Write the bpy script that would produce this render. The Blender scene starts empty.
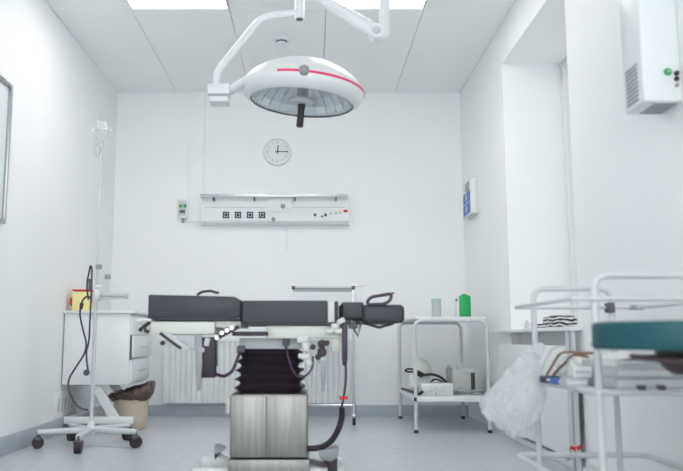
import bpy, bmesh, math, random
from mathutils import Vector, Matrix, Euler, noise
random.seed(7)
PI = math.pi
C = bpy.context.scene.collection

# ------------------------------------------------------------------ camera geometry
F, CX, CY = 760.0, 311.0, 235.5
TH = math.atan(102.5 / F)
CT, ST = math.cos(TH), math.sin(TH)
HC = 0.612                      # camera height
YB, XL, XR, H = 6.16, -1.62, 1.25, 2.65
YN = -2.2                       # wall behind the camera

def at(px, py, Y):
    """point of the room at distance Y seen at pixel (px, py)"""
    u, v = (px - CX) / F, (CY - py) / F
    dy, dz = CT - ST * v, ST + CT * v
    return Vector((u * Y / dy, Y, HC + dz / dy * Y))

# ------------------------------------------------------------------ materials
def lin(c):
    c /= 255.0
    return c / 12.92 if c <= 0.04045 else ((c + 0.055) / 1.055) ** 2.4

def mat(name, rgb, rough=0.5, metal=0.0, var=0.04, scale=14.0, bump=0.0, bscale=60.0, coat=0.0, spec=0.5, trans=0.0, stretch=None):
    m = bpy.data.materials.new(name)
    m.use_nodes = True
    nt = m.node_tree
    b = nt.nodes['Principled BSDF']
    col = [lin(c) for c in rgb]
    tc = nt.nodes.new('ShaderNodeTexCoord')
    mp = nt.nodes.new('ShaderNodeMapping')
    nt.links.new(tc.outputs['Object'], mp.inputs['Vector'])
    if stretch: mp.inputs['Scale'].default_value = stretch
    nz = nt.nodes.new('ShaderNodeTexNoise')
    nz.inputs['Scale'].default_value = scale
    nz.inputs['Detail'].default_value = 4
    nt.links.new(mp.outputs['Vector'], nz.inputs['Vector'])
    rp = nt.nodes.new('ShaderNodeValToRGB')
    rp.color_ramp.elements[0].position = 0.3
    rp.color_ramp.elements[1].position = 0.7
    rp.color_ramp.elements[0].color = [max(0, c * (1 - var)) for c in col] + [1]
    rp.color_ramp.elements[1].color = [min(1, c * (1 + var)) for c in col] + [1]
    nt.links.new(nz.outputs['Fac'], rp.inputs['Fac'])
    nt.links.new(rp.outputs['Color'], b.inputs['Base Color'])
    b.inputs['Roughness'].default_value = rough
    b.inputs['Metallic'].default_value = metal
    b.inputs['Specular IOR Level'].default_value = spec
    b.inputs['Coat Weight'].default_value = coat
    b.inputs['Transmission Weight'].default_value = trans
    if bump:
        n2 = nt.nodes.new('ShaderNodeTexNoise')
        n2.inputs['Scale'].default_value = bscale
        n2.inputs['Detail'].default_value = 3
        nt.links.new(mp.outputs['Vector'], n2.inputs['Vector'])
        bp = nt.nodes.new('ShaderNodeBump')
        bp.inputs['Strength'].default_value = bump
        bp.inputs['Distance'].default_value = 0.004
        nt.links.new(n2.outputs['Fac'], bp.inputs['Height'])
        nt.links.new(bp.outputs['Normal'], b.inputs['Normal'])
    return m

def emit(name, rgb, s):
    m = bpy.data.materials.new(name)
    m.use_nodes = True
    nt = m.node_tree
    nt.nodes.remove(nt.nodes['Principled BSDF'])
    e = nt.nodes.new('ShaderNodeEmission')
    e.inputs['Color'].default_value = [lin(c) for c in rgb] + [1]
    e.inputs['Strength'].default_value = s
    nt.links.new(e.outputs[0], nt.nodes['Material Output'].inputs['Surface'])
    return m

def sheer(name, rgb, through, rough=0.1, translucent=0.0, body=0.0):
    """clear glass or thin plastic: part of the light passes straight through"""
    m = bpy.data.materials.new(name)
    m.use_nodes = True
    nt = m.node_tree
    b = nt.nodes['Principled BSDF']
    col = [lin(c) for c in rgb] + [1]
    b.inputs['Base Color'].default_value = col
    b.inputs['Roughness'].default_value = rough
    t = nt.nodes.new('ShaderNodeBsdfTransparent')
    t.inputs['Color'].default_value = (0.97, 0.985, 0.99, 1)
    src = b
    if translucent:
        tl = nt.nodes.new('ShaderNodeBsdfTranslucent')
        tl.inputs['Color'].default_value = col
        mx0 = nt.nodes.new('ShaderNodeMixShader')
        mx0.inputs[0].default_value = translucent
        nt.links.new(b.outputs[0], mx0.inputs[1])
        nt.links.new(tl.outputs[0], mx0.inputs[2])
        src = mx0
    mx = nt.nodes.new('ShaderNodeMixShader')
    mx.inputs[0].default_value = through
    nt.links.new(src.outputs[0], mx.inputs[1])
    nt.links.new(t.outputs[0], mx.inputs[2])
    nt.links.new(mx.outputs[0], nt.nodes['Material Output'].inputs['Surface'])
    return m

M = dict(
    wall=mat('wall_paint', (241, 243, 244), 0.55, var=0.008, scale=3, bump=0.03, bscale=90),
    ceil=mat('ceiling_board', (245, 246, 246), 0.75, var=0.012, scale=2),
    gap=mat('joint_shadow_gap', (165, 168, 171), 0.9),
    base=mat('grey_blue_skirting', (178, 186, 193), 0.45, var=0.05, scale=9),
    white=mat('white_powder_coat', (228, 231, 232), 0.35, var=0.01, scale=20),
    wtube=mat('white_enamel_tube', (203, 208, 210), 0.3, var=0.015, scale=20, coat=0.2),
    plastic=mat('white_plastic', (226, 230, 231), 0.3, var=0.01),
    offwhite=mat('off_white_plastic', (214, 217, 214), 0.4, var=0.03),
    grey=mat('mid_grey_plastic', (150, 155, 158), 0.4, var=0.04),
    lgrey=mat('light_grey_plastic', (196, 201, 203), 0.4, var=0.03),
    dgrey=mat('dark_grey_plastic', (84, 86, 92), 0.45, var=0.06),
    black=mat('black_rubber', (44, 37, 46), 0.5, var=0.1, scale=30),
    purple=mat('dark_cable_sheath', (62, 50, 72), 0.45, var=0.1),
    pad=mat('grey_vinyl_upholstery', (57, 61, 68), 0.5, var=0.07, scale=10, bump=0.12, bscale=35),
    padside=mat('dark_vinyl_edge', (58, 57, 63), 0.5, var=0.05),
    steel=mat('brushed_stainless', (150, 150, 147), 0.45, 0.9, var=0.14, scale=5, stretch=(14, 14, 1)),
    chrome=mat('chrome', (214, 218, 222), 0.14, 1.0, var=0.03),
    alu=mat('brushed_aluminium', (188, 192, 195), 0.35, 1.0, var=0.05),
    cream=mat('cream_enamel', (216, 219, 212), 0.4, var=0.02),
    pink=mat('pink_trim_band', (238, 56, 112), 0.35, var=0.02),
    red=mat('red_plastic', (208, 42, 48), 0.4, var=0.03),
    yellow=mat('yellow_plastic', (238, 228, 160), 0.4, var=0.03),
    green=mat('green_plastic', (20, 160, 88), 0.4, var=0.04),
    lgreen=mat('pale_green_band', (150, 190, 172), 0.4, var=0.03),
    blue=mat('blue_label_print', (52, 98, 178), 0.4, var=0.2, scale=60),
    navy=mat('navy_print', (36, 48, 80), 0.4, var=0.1),
    pblue=mat('pale_blue_print', (186, 200, 220), 0.4, var=0.1, scale=80),
    teal=mat('teal_vinyl', (6, 78, 85), 0.5, var=0.10, scale=7, bump=0.08, bscale=30),
    brown=mat('brown_bin_liner', (86, 71, 64), 0.28, var=0.15, scale=18, bump=0.5, bscale=45),
    beige=mat('beige_plastic', (204, 190, 172), 0.45, var=0.03),
    amber=mat('amber_rubber_tube', (134, 102, 84), 0.4, var=0.12, scale=30),
    paper=mat('white_card', (222, 224, 224), 0.6, var=0.02),
    pgrey=mat('grey_card', (186, 190, 193), 0.6, var=0.03),
    mirror=mat('reflector_silver', (242, 244, 245), 0.22, 0.5, var=0.04),
    screen=mat('green_display', (70, 150, 96), 0.3, var=0.2, scale=200),
    teal_dark=mat('under_seat_bracket', (62, 50, 52), 0.5, var=0.08),
    glass=sheer('clear_glass', (235, 240, 242), 0.88, 0.05),
    frost=sheer('frosted_plastic', (228, 232, 232), 0.45, 0.2, 0.5),
    bag=sheer('thin_white_polythene', (240, 243, 244), 0.42, 0.28, 0.5),
    lightpane=emit('ceiling_diffuser', (255, 253, 250), 8.0),
    led=emit('green_led', (70, 200, 110), 0.6),
)
# wavy black and white print of the pouch
zm = mat('black_white_stripe_print', (230, 230, 232), 0.6)
nt = zm.node_tree
tc = nt.nodes.new('ShaderNodeTexCoord'); wv = nt.nodes.new('ShaderNodeTexWave'); cr = nt.nodes.new('ShaderNodeValToRGB')
wv.inputs['Scale'].default_value = 17; wv.inputs['Distortion'].default_value = 5; wv.inputs['Detail Scale'].default_value = 1.4; wv.bands_direction = 'Z'
cr.color_ramp.interpolation = 'CONSTANT'
cr.color_ramp.elements[0].color = (0.03, 0.028, 0.035, 1); cr.color_ramp.elements[1].color = (0.8, 0.8, 0.82, 1); cr.color_ramp.elements[1].position = 0.66
nt.links.new(tc.outputs['Object'], wv.inputs['Vector']); nt.links.new(wv.outputs['Fac'], cr.inputs['Fac'])
nt.links.new(cr.outputs['Color'], nt.nodes['Principled BSDF'].inputs['Base Color'])
M['zebra'] = zm
# linoleum floor: blue grey, finely mottled, a little glossy
fm = mat('blue_grey_linoleum', (192, 197, 204), 0.26, var=0.05, scale=22, bump=0.03, bscale=40)
M['floor'] = fm

# ------------------------------------------------------------------ mesh builder
def spline(pts, n=8):
    pts = [Vector(p) for p in pts]
    if len(pts) < 3: return pts
    out = []
    for i in range(len(pts) - 1):
        p0 = pts[i - 1] if i else pts[0] * 2 - pts[1]
        p1, p2 = pts[i], pts[i + 1]
        p3 = pts[i + 2] if i + 2 < len(pts) else pts[-1] * 2 - pts[-2]
        for k in range(n):
            t = k / n
            out.append(0.5 * ((2 * p1) + (p2 - p0) * t + (2 * p0 - 5 * p1 + 4 * p2 - p3) * t * t + (3 * p1 - p0 - 3 * p2 + p3) * t ** 3))
    out.append(pts[-1])
    return out

def fillet(pts, r, n=6, closed=False):
    """polyline with rounded corners"""
    pts = [Vector(p) for p in pts]
    out = []
    N = len(pts)
    for i, p in enumerate(pts):
        if not closed and i in (0, N - 1):
            out.append(p); continue
        a, b = pts[(i - 1) % N] - p, pts[(i + 1) % N] - p
        rr = min(r, a.length * 0.48, b.length * 0.48)
        A, B = p + a.normalized() * rr, p + b.normalized() * rr
        for k in range(n + 1):
            t = k / n
            out.append((1 - t) ** 2 * A + 2 * t * (1 - t) * p + t * t * B)
    return out

class MB:
    def __init__(s): s.bm = bmesh.new()
    def _merge(s, b2, mtx=None):
        if mtx is not None: bmesh.ops.transform(b2, matrix=mtx, verts=b2.verts)
        me = bpy.data.meshes.new('t'); b2.to_mesh(me); b2.free(); s.bm.from_mesh(me); bpy.data.meshes.remove(me)
    def box(s, x0, x1, y0, y1, z0, z1, bev=0.0, seg=2, mtx=None):
        b = bmesh.new()
        bmesh.ops.create_cube(b, size=1)
        for v in b.verts:
            v.co = Vector(((x0 + x1) / 2 + v.co.x * abs(x1 - x0), (y0 + y1) / 2 + v.co.y * abs(y1 - y0), (z0 + z1) / 2 + v.co.z * abs(z1 - z0)))
        if bev:
            bmesh.ops.bevel(b, geom=list(b.edges), offset=bev, segments=seg, affect='EDGES', profile=0.5)
        s._merge(b, mtx); return s
    def obox(s, c, size, rot=(0, 0, 0), bev=0.0, seg=2):
        x, y, z = size
        return s.box(-x / 2, x / 2, -y / 2, y / 2, -z / 2, z / 2, bev, seg, Matrix.Translation(Vector(c)) @ Euler(rot).to_matrix().to_4x4())
    def bar(s, a, b, w, d, bev=0.002):
        """flat bar from a to b, w wide and d thick (d along Y as far as possible)"""
        a, b = Vector(a), Vector(b); t = (b - a); L = t.length; t.normalize()
        yv = Vector((0, 1, 0)); xv = t.cross(yv)
        if xv.length < 1e-4: xv = Vector((1, 0, 0))
        xv.normalize(); yv = xv.cross(t) * -1
        m = Matrix((xv, yv, t)).transposed().to_4x4(); m.translation = (a + b) / 2
        return s.box(-w / 2, w / 2, -d / 2, d / 2, -L / 2, L / 2, bev, 2, m)
    def tube(s, pts, r, seg=10, closed=False):
        pts = [Vector(p) for p in pts]
        q = [pts[0]]
        for p in pts[1:]:
            if (p - q[-1]).length > 1e-5: q.append(p)
        if closed and (q[0] - q[-1]).length < 1e-5: q.pop()
        pts = q; N = len(pts)
        rs = r if isinstance(r, (list, tuple)) else [r] * N
        if len(rs) != N: rs = [rs[0] + (rs[-1] - rs[0]) * i / (N - 1) for i in range(N)]
        T = []
        for i in range(N):
            if closed: d = pts[(i + 1) % N] - pts[i - 1]
            else: d = pts[min(i + 1, N - 1)] - pts[max(i - 1, 0)]
            T.append(d.normalized())
        n = T[0].orthogonal().normalized()
        rings = []
        for i in range(N):
            n = (n - T[i] * n.dot(T[i]))
            n = n.normalized() if n.length > 1e-6 else T[i].orthogonal().normalized()
            bn = T[i].cross(n)
            rings.append([s.bm.verts.new(pts[i] + (n * math.cos(2 * PI * k / seg) + bn * math.sin(2 * PI * k / seg)) * rs[i]) for k in range(seg)])
        for i in range(N if closed else N - 1):
            A, B = rings[i], rings[(i + 1) % N]
            off = 0
            if closed and i == N - 1:
                off = min(range(seg), key=lambda o: (A[0].co - B[o].co).length)
            for k in range(seg):
                s.bm.faces.new((A[k], A[(k + 1) % seg], B[(k + 1 + off) % seg], B[(k + off) % seg]))
        if not closed:
            s.bm.faces.new(rings[0][::-1]); s.bm.faces.new(rings[-1])
        return s
    def lathe(s, prof, c=(0, 0, 0), rot=None, seg=32, a0=0.0, a1=2 * PI):
        full = abs(a1 - a0 - 2 * PI) < 1e-6
        n = seg if full else seg + 1
        m = Matrix.Translation(Vector(c)) @ (rot.to_4x4() if rot else Matrix.Identity(4))
        cols = []
        for k in range(n):
            a = a0 + (a1 - a0) * k / seg
            cols.append([(r, z, a) for r, z in prof])
        vs, poles = [], {}
        for k in range(n):
            row = []
            for j, (r, z, a) in enumerate(cols[k]):
                if r < 1e-6:
                    if j not in poles: poles[j] = s.bm.verts.new(m @ Vector((0, 0, z)))
                    row.append(poles[j])
                else: row.append(s.bm.verts.new(m @ Vector((r * math.cos(a), r * math.sin(a), z))))
            vs.append(row)
        for k in range(seg):
            A, B = vs[k], vs[(k + 1) % n]
            for j in range(len(prof) - 1):
                f = [A[j], B[j], B[j + 1], A[j + 1]]
                g = []
                for v in f:
                    if v not in g: g.append(v)
                if len(g) > 2: s.bm.faces.new(g)
        return s
    def cyl(s, a, b, r, r2=None, seg=16):
        a, b = Vector(a), Vector(b)
        return s.tube([a, b], [r, r if r2 is None else r2], seg)
    def prism(s, poly, y0, y1, bev=0.0):
        """(x, z) outline extruded along Y"""
        b = bmesh.new()
        f = [b.verts.new((x, y0, z)) for x, z in poly]; g = [b.verts.new((x, y1, z)) for x, z in poly]
        n = len(poly)
        b.faces.new(f); b.faces.new(g[::-1])
        for i in range(n): b.faces.new((f[i], g[i], g[(i + 1) % n], f[(i + 1) % n]))
        bmesh.ops.recalc_face_normals(b, faces=b.faces)
        if bev: bmesh.ops.bevel(b, geom=list(b.edges), offset=bev, segments=2, affect='EDGES', profile=0.5)
        s._merge(b); return s
    def build(s, name, m, parent=None, origin=None, smooth=True):
        bmesh.ops.recalc_face_normals(s.bm, faces=s.bm.faces)
        org = Vector((0, 0, 0))
        p = parent
        while p is not None:
            org += p.location; p = p.parent
        if parent is None:
            if origin is None:
                xs = [v.co for v in s.bm.verts]
                lo = Vector([min(c[i] for c in xs) for i in range(3)]); hi = Vector([max(c[i] for c in xs) for i in range(3)])
                origin = Vector(((lo.x + hi.x) / 2, (lo.y + hi.y) / 2, lo.z))
            org = Vector(origin)
        bmesh.ops.translate(s.bm, verts=s.bm.verts, vec=-org)
        if smooth:
            for f in s.bm.faces: f.smooth = True
            for e in s.bm.edges:
                if len(e.link_faces) == 2 and e.calc_face_angle(0) > 0.65: e.smooth = False
        me = bpy.data.meshes.new(name); s.bm.to_mesh(me); s.bm.free()
        me.materials.append(M[m] if isinstance(m, str) else m)
        o = bpy.data.objects.new(name, me); C.objects.link(o)
        if parent is not None: o.parent = parent
        else: o.location = org
        return o

def tag(o, label=None, cat=None, group=None, kind=None):
    if label: o['label'] = label
    if cat: o['category'] = cat
    if group: o['group'] = group
    if kind: o['kind'] = kind
    return o

def thing(name, loc, label, cat, group=None):
    o = bpy.data.objects.new(name, None); C.objects.link(o)
    o.location = Vector(loc); o.empty_display_size = 0.05
    return tag(o, label, cat, group)

def struct(o): o['kind'] = 'structure'; return o

def children(o): return [c for c in bpy.data.objects if c.parent == o]

def dup(root, loc, rz=0.0, label=None):
    r = root.copy(); C.objects.link(r); r.location = Vector(loc); r.rotation_euler = (0, 0, rz)
    if label: r['label'] = label
    for ch in children(root):
        c = ch.copy(); C.objects.link(c); c.parent = r
        for g in children(ch):
            d = g.copy(); C.objects.link(d); d.parent = c
    return r

# ================================================================== SETTING
NY0, NY1, NZ0, NZ1, NX = 3.56, 4.78, 0.645, 2.39, 1.635     # window niche in the right wall
struct(MB().box(XL - 0.2, 2.0, YN - 0.2, YB + 0.2, -0.1, 0).build('floor', 'floor', origin=(0, 0, 0), smooth=False))
struct(MB().box(XL - 0.2, 2.0, YB, YB + 0.15, 0, H + 0.1).build('wall_back', 'wall', origin=(0, 0, 0), smooth=False))
struct(MB().box(XL - 0.15, XL, YN - 0.15, YB, 0, H + 0.1).build('wall_left', 'wall', origin=(0, 0, 0), smooth=False))
wr = MB()
TW = 0.55
wr.box(XR, XR + TW, NY1, YB, 0, H + 0.1)
wr.box(XR, XR + TW, YN - 0.15, NY0, 0, H + 0.1)
wr.box(XR, XR + TW, NY0, NY1, NZ1, H + 0.1)
wr.box(1.31, XR + TW, NY0, NY1, 0, NZ0)
struct(wr.build('wall_right', 'wall', origin=(0, 0, 0), smooth=False))
# wall behind the camera, with a wide unseen window added for soft fill light
wf = MB()
WX0, WX1, WZ0, WZ1 = -1.35, 1.0, 0.75, 2.35
wf.box(XL, WX0, YN - 0.15, YN, 0, H + 0.1).box(WX1, XR, YN - 0.15, YN, 0, H + 0.1)
wf.box(WX0, WX1, YN - 0.15, YN, 0, WZ0).box(WX0, WX1, YN - 0.15, YN, WZ1, H + 0.1)
struct(wf.build('wall_front', 'wall', origin=(0, 0, 0), smooth=False))
fw = MB()
for x in (WX0, (WX0 + WX1) / 2 - 0.025, WX1 - 0.05): fw.box(x, x + 0.05, YN - 0.1, YN - 0.04, WZ0, WZ1, 0.004)
fw.box(WX0, WX1, YN - 0.1, YN - 0.04, WZ0, WZ0 + 0.05, 0.004).box(WX0, WX1, YN - 0.1, YN - 0.04, WZ1 - 0.05, WZ1, 0.004)
w3 = struct(fw.build('added_window', 'white', origin=(0, YN, WZ0)))
MB().box(WX0 + 0.04, WX1 - 0.04, YN - 0.075, YN - 0.07, WZ0 + 0.04, WZ1 - 0.04).build('pane', 'glass', w3, smooth=False)

# ceiling: long boards with open joints, light fittings let into it
SX = [XL, -1.125, -0.51, 0.095, 0.705, XR]
SY = [YN, -1.3, -0.1, 0.5, 1.7, 2.3, 2.9, 3.9, 4.52, YB]
LIGHTS = [(1, 7), (3, 7), (1, 0), (3, 0)]  # last two are unseen panels added to even out the light
cm = MB()
g = 0.002
for i in range(5):
    for j in range(len(SY) - 1):
        if (i, j) in LIGHTS: continue
        cm.box(SX[i] + g, SX[i + 1] - g, SY[j] + g, SY[j + 1] - g, H, H + 0.02, 0.0015, 1)
struct(cm.build('ceiling', 'ceil', origin=(0, 0, H), smooth=False))
struct(MB().box(XL - 0.2, 2.0, YN - 0.2, YB + 0.2, H + 0.06, H + 0.14).box(XL, XR, YN, YB, H + 0.021, H + 0.03).build('ceiling_void', 'gap', origin=(0, 0, H), smooth=False))
def ceiling_light(i, j, label):
    x0, x1, y0, y1 = SX[i], SX[i + 1], SY[j], SY[j + 1]
    t = thing('ceiling_light', ((x0 + x1) / 2, (y0 + y1) / 2, H - 0.004), label, 'ceiling light', 'light panels in the ceiling')
    fr = MB()
    w = 0.012
    fr.box(x0 + g, x1 - g, y0 + g, y0 + w, H - 0.004, H + 0.02).box(x0 + g, x1 - g, y1 - w, y1 - g, H - 0.004, H + 0.02)
    fr.box(x0 + g, x0 + w, y0 + w, y1 - w, H - 0.004, H + 0.02).box(x1 - w, x1 - g, y0 + w, y1 - w, H - 0.004, H + 0.02)
    fr.build('frame', 'white', t, smooth=False)
    MB().box(x0 + w, x1 - w, y0 + w, y1 - w, H + 0.002, H + 0.014).build('diffuser', 'lightpane', t, smooth=False)
LL = ['bright ceiling light panel at top left, beside the lamp arm', 'bright ceiling light panel at top right, behind the jointed lamp arm',
      'unseen ceiling light panel added as fill behind the camera, left one', 'unseen ceiling light panel added as fill behind the camera, right one']
for (i, j), l in zip(LIGHTS, LL): ceiling_light(i, j, l)

# skirting
BH = 0.085
struct(MB().box(XL, XR, YB - 0.012, YB, 0, BH, 0.003).build('baseboard_back', 'base', origin=(0, YB, 0)))
struct(MB().box(XL, XL + 0.012, YN, YB - 0.012, 0, 0.1, 0.003).build('baseboard_left', 'base', origin=(XL, 0, 0)))
struct(MB().box(XR - 0.02, XR + 0.1, NY0 - 0.02, 5.05, 0, 0.034, 0.003).box(XR - 0.012, XR, YN, NY0 - 0.03, 0, 0.06, 0.003).build('baseboard_right', 'white', origin=(XR, 0, 0)))

# window in the niche
fw = MB()
def rect_frame(mb, x0, x1, y0, y1, z0, z1, w):
    mb.box(x0, x1, y0, y0 + w, z0, z1, 0.004).box(x0, x1, y1 - w, y1, z0, z1, 0.004)
    mb.box(x0, x1, y0 + w, y1 - w, z0, z0 + w, 0.004).box(x0, x1, y0 + w, y1 - w, z1 - w, z1, 0.004)
rect_frame(fw, NX - 0.006, NX + 0.05, NY0, NY1, NZ0 + 0.02, NZ1, 0.014)
w1 = struct(fw.build('window_1', 'white', origin=(NX, 4.17, NZ0)))
sh = MB(); rect_frame(sh, NX - 0.004, NX + 0.04, NY0 + 0.016, NY1 - 0.016, NZ0 + 0.036, NZ1 - 0.016, 0.018)
sh.box(NX - 0.004, NX + 0.04, 4.14, 4.2, NZ0 + 0.12, NZ1 - 0.1, 0.004)
sh.build('sash', 'white', w1)
MB().box(NX + 0.004, NX + 0.009, NY0 + 0.032, NY1 - 0.032, NZ0 + 0.052, NZ1 - 0.032).build('pane', 'glass', w1, smooth=False)
MB().box(1.19, NX - 0.03, 3.53, 5.06, NZ0, NZ0 + 0.02, 0.004).build('sill', 'white', w1)
# reveal notch so the sill board sits in front of the wall faces only

# framed pane on the left wall
wm = MB()
a = at(10, 85.5, 3.95); b_ = at(3.4, 224, 3.95)
wz0, wz1 = b_.z, a.z
rect_frame(wm, XL, XL + 0.018, 2.95, 3.95, wz0, wz1, 0.022)
w2 = struct(wm.build('window_2', 'alu', origin=(XL, 3.45, wz0)))
MB().box(XL + 0.001, XL + 0.008, 2.98, 3.92, wz0 + 0.03, wz1 - 0.03).build('pane', 'glass', w2, smooth=False)

# flat trunking that runs down the back wall to the bed head unit
p0, p1 = at(190, 93, YB), at(203, 222, YB)
struct(MB().box(p0.x, p1.x, YB - 0.022, YB, p1.z, H, 0.002).build('trim_1', 'wall', origin=(p0.x, YB, p1.z)))

# ================================================================== BACK WALL
# --- bed head unit (gas and power rail)
Yg = 6.08
g0, g1 = at(201, 224, Yg), at(349, 196.5, Yg)
t = thing('bed_head_unit', ((g0.x + g1.x) / 2, YB, g0.z), 'long white medical supply panel with sockets fixed to the back wall', 'medical supply panel')
bz0, bz1 = g0.z, g1.z
zm_ = bz0 + (bz1 - bz0) * 0.56
hb = MB()
x0, x1 = g0.x, g1.x
prof = [(YB, bz0), (Yg + 0.02, bz0), (Yg, bz0 + 0.02), (Yg, zm_), (Yg + 0.012, zm_ + 0.004), (Yg + 0.012, bz1), (YB, bz1)]
def xprism(mb, poly, x0, x1, bev=0.0):
    b = bmesh.new()
    f = [b.verts.new((x0, y, z)) for y, z in poly]; q = [b.verts.new((x1, y, z)) for y, z in poly]
    n = len(poly); b.faces.new(f); b.faces.new(q[::-1])
    for i in range(n): b.faces.new((f[i], q[i], q[(i + 1) % n], f[(i + 1) % n]))
    bmesh.ops.recalc_face_normals(b, faces=b.faces)
    if bev: bmesh.ops.bevel(b, geom=list(b.edges), offset=bev, segments=2, affect='EDGES')
    mb._merge(b); return mb
xprism(hb, prof, x0, x1, 0.0015).build('housing', 'plastic', t)
MB().box(x0 - 0.004, x0 + 0.006, Yg - 0.003, YB, bz0 - 0.002, bz1 + 0.002, 0.002).build('end_cap', 'plastic', t)
MB().box(x1 - 0.006, x1 + 0.004, Yg - 0.003, YB, bz0 - 0.002, bz1 + 0.002, 0.002).build('end_cap', 'plastic', t)
MB().box(x0 + 0.01, x1 - 0.01, Yg - 0.0015, Yg + 0.004, bz0 + 0.022, bz0 + 0.026).build('groove', 'lgrey', t, smooth=False)
c0, c1 = at(268.5, 212, Yg), at(292, 197, Yg)
MB().box(c0.x, c1.x, Yg - 0.008, Yg + 0.02, c0.z, c1.z, 0.002).build('valve_panel', 'plastic', t)
k = at(283, 206.5, Yg)
MB().lathe([(0, 0.018), (0.012, 0.018), (0.019, 0.014), (0.019, 0), (0, 0)], (k.x, Yg - 0.008, k.z), Euler((PI / 2, 0, 0)).to_matrix(), 20).build('valve_knob', 'grey', t)
k = at(288, 209, Yg); MB().cyl((k.x, Yg - 0.012, k.z), (k.x, Yg - 0.004, k.z), 0.006).build('button', 'lgrey', t)
for px in (226, 238, 250, 262):
    k = at(px, 215, Yg)
    so = MB(); s_ = 0.026
    for dx0, dx1, dz0, dz1 in ((-s_, -s_ + 0.009, -s_, s_), (s_ - 0.009, s_, -s_, s_), (-s_, s_, -s_, -s_ + 0.009), (-s_, s_, s_ - 0.009, s_)):
        so.box(k.x + dx0, k.x + dx1, Yg - 0.006, Yg + 0.002, k.z + dz0, k.z + dz1, 0.001)
    so = so.build('socket', 'navy', t)
    MB().lathe([(0, 0.004), (0.012, 0.004), (0.014, 0.001), (0.014, 0), (0, 0)], (k.x, Yg - 0.001, k.z), Euler((PI / 2, 0, 0)).to_matrix(), 16).build('socket_insert', 'dgrey', so)
for px, py, r, mm in ((315, 215, 0.012, 'dgrey'), (322, 216.5, 0.008, 'dgrey'), (325.5, 215, 0.012, 'dgrey'), (331, 213.5, 0.012, 'lgrey'), (336, 213, 0.012, 'lgrey'), (340, 212.5, 0.012, 'lgrey')):
    k = at(px, py, Yg); MB().cyl((k.x, Yg - 0.012, k.z), (k.x, Yg + 0.002, k.z), r).build('gas_outlet', mm, t)
k = at(345.5, 211, Yg); MB().obox((k.x, Yg - 0.006, k.z), (0.034, 0.02, 0.018), bev=0.004).build('alarm_light', 'red', t)
k = at(273.5, 219.5, Yg); MB().cyl((k.x, Yg - 0.03, k.z), (k.x, Yg + 0.004, k.z), 0.016).build('oxygen_connector', 'grey', t)
for a_, b2 in ((204, 267), (293, 346)):
    q0, q1 = at(a_, 207.5, Yg), at(b2, 206, Yg)
    MB().box(q0.x, q1.x, Yg + 0.009, Yg + 0.014, q0.z, q0.z + 0.006).build('groove', 'lgrey', t, smooth=False)
r0, r1 = at(200, 197, Yg - 0.04), at(348, 194.5, Yg - 0.04)
rail = MB().box(r0.x, r1.x, Yg - 0.045, Yg - 0.033, r0.z, r0.z + 0.025, 0.002).build('equipment_rail', 'alu', t)
for px in (214, 254.5, 295, 336):
    k = at(px, 199, Yg)
    MB().box(k.x - 0.005, k.x + 0.005, Yg - 0.036, Yg + 0.02, k.z - 0.016, k.z + 0.012, 0.001).build('rail_bracket', 'dgrey', t)
q = at(287, 224, Yg); q2 = at(287, 250, YB)
tag(MB().tube([(q.x, YB - 0.01, q.z), (q2.x, YB - 0.008, q2.z)], 0.008, 8).build('wall_conduit', 'wall'), 'thin white conduit hanging below the medical supply panel on the wall', 'conduit')

# --- small monitor box left of it
q0, q1 = at(177, 218, 6.11), at(188, 199, 6.11)
t = thing('gas_alarm_box', ((q0.x + q1.x) / 2, YB, q0.z), 'small white alarm box with green displays left of the medical supply panel', 'alarm box')
MB().box(q0.x, q1.x, 6.11, YB, q0.z, q1.z, 0.006).build('case', 'plastic', t)
MB().box(q0.x + 0.012, q1.x - 0.012, 6.104, 6.112, q0.z + 0.02, q1.z - 0.015, 0.003).build('faceplate', 'lgrey', t)
for px in (180.7, 185):
    k = at(px, 206, 6.1); MB().box(k.x - 0.012, k.x + 0.012, 6.1, 6.108, k.z - 0.012, k.z + 0.014).build('display', 'screen', t, smooth=False)
k = at(182.3, 211.5, 6.1); MB().box(k.x - 0.021, k.x + 0.021, 6.1, 6.108, k.z - 0.012, k.z + 0.012).build('keypad', 'dgrey', t, smooth=False)
k = at(182.5, 220.5, 6.11)
MB().cyl((k.x, 6.125, k.z - 0.015), (k.x, 6.125, k.z + 0.025), 0.011).build('hose_nipple', 'grey', t)

# --- clock
k = at(277.5, 152.3, YB)
t = thing('wall_clock', (k.x, YB, k.z - 0.115), 'round white wall clock above the medical supply panel', 'clock')
RX = Euler((PI / 2, 0, 0)).to_matrix()
MB().lathe([(0, 0.018), (0.102, 0.018), (0.104, 0.026), (0.112, 0.03), (0.117, 0.022), (0.117, 0), (0, 0)], (k.x, YB, k.z), RX, 40).build('clock_case', 'white', t)
for i in range(12):
    a = i * PI / 6
    big = 1.0 if i % 3 else 1.25
    MB().obox((k.x + 0.082 * math.sin(a), YB - 0.0195, k.z + 0.082 * math.cos(a)), (0.011 * big, 0.003, 0.015 * big)).build('hour_mark', 'lgrey', t, smooth=False)
def hand(name, ang, L, w, y):
    d = Vector((math.sin(ang), 0, math.cos(ang)))
    p = Vector((k.x, YB - y, k.z))
    MB().bar(p - d * 0.018, p + d * L, w, 0.002, 0).build(name, 'black', t, smooth=False)
hand('hour_hand', math.radians(7.5), 0.055, 0.008, 0.022)
hand('minute_hand', math.radians(90), 0.09, 0.006, 0.025)

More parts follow.
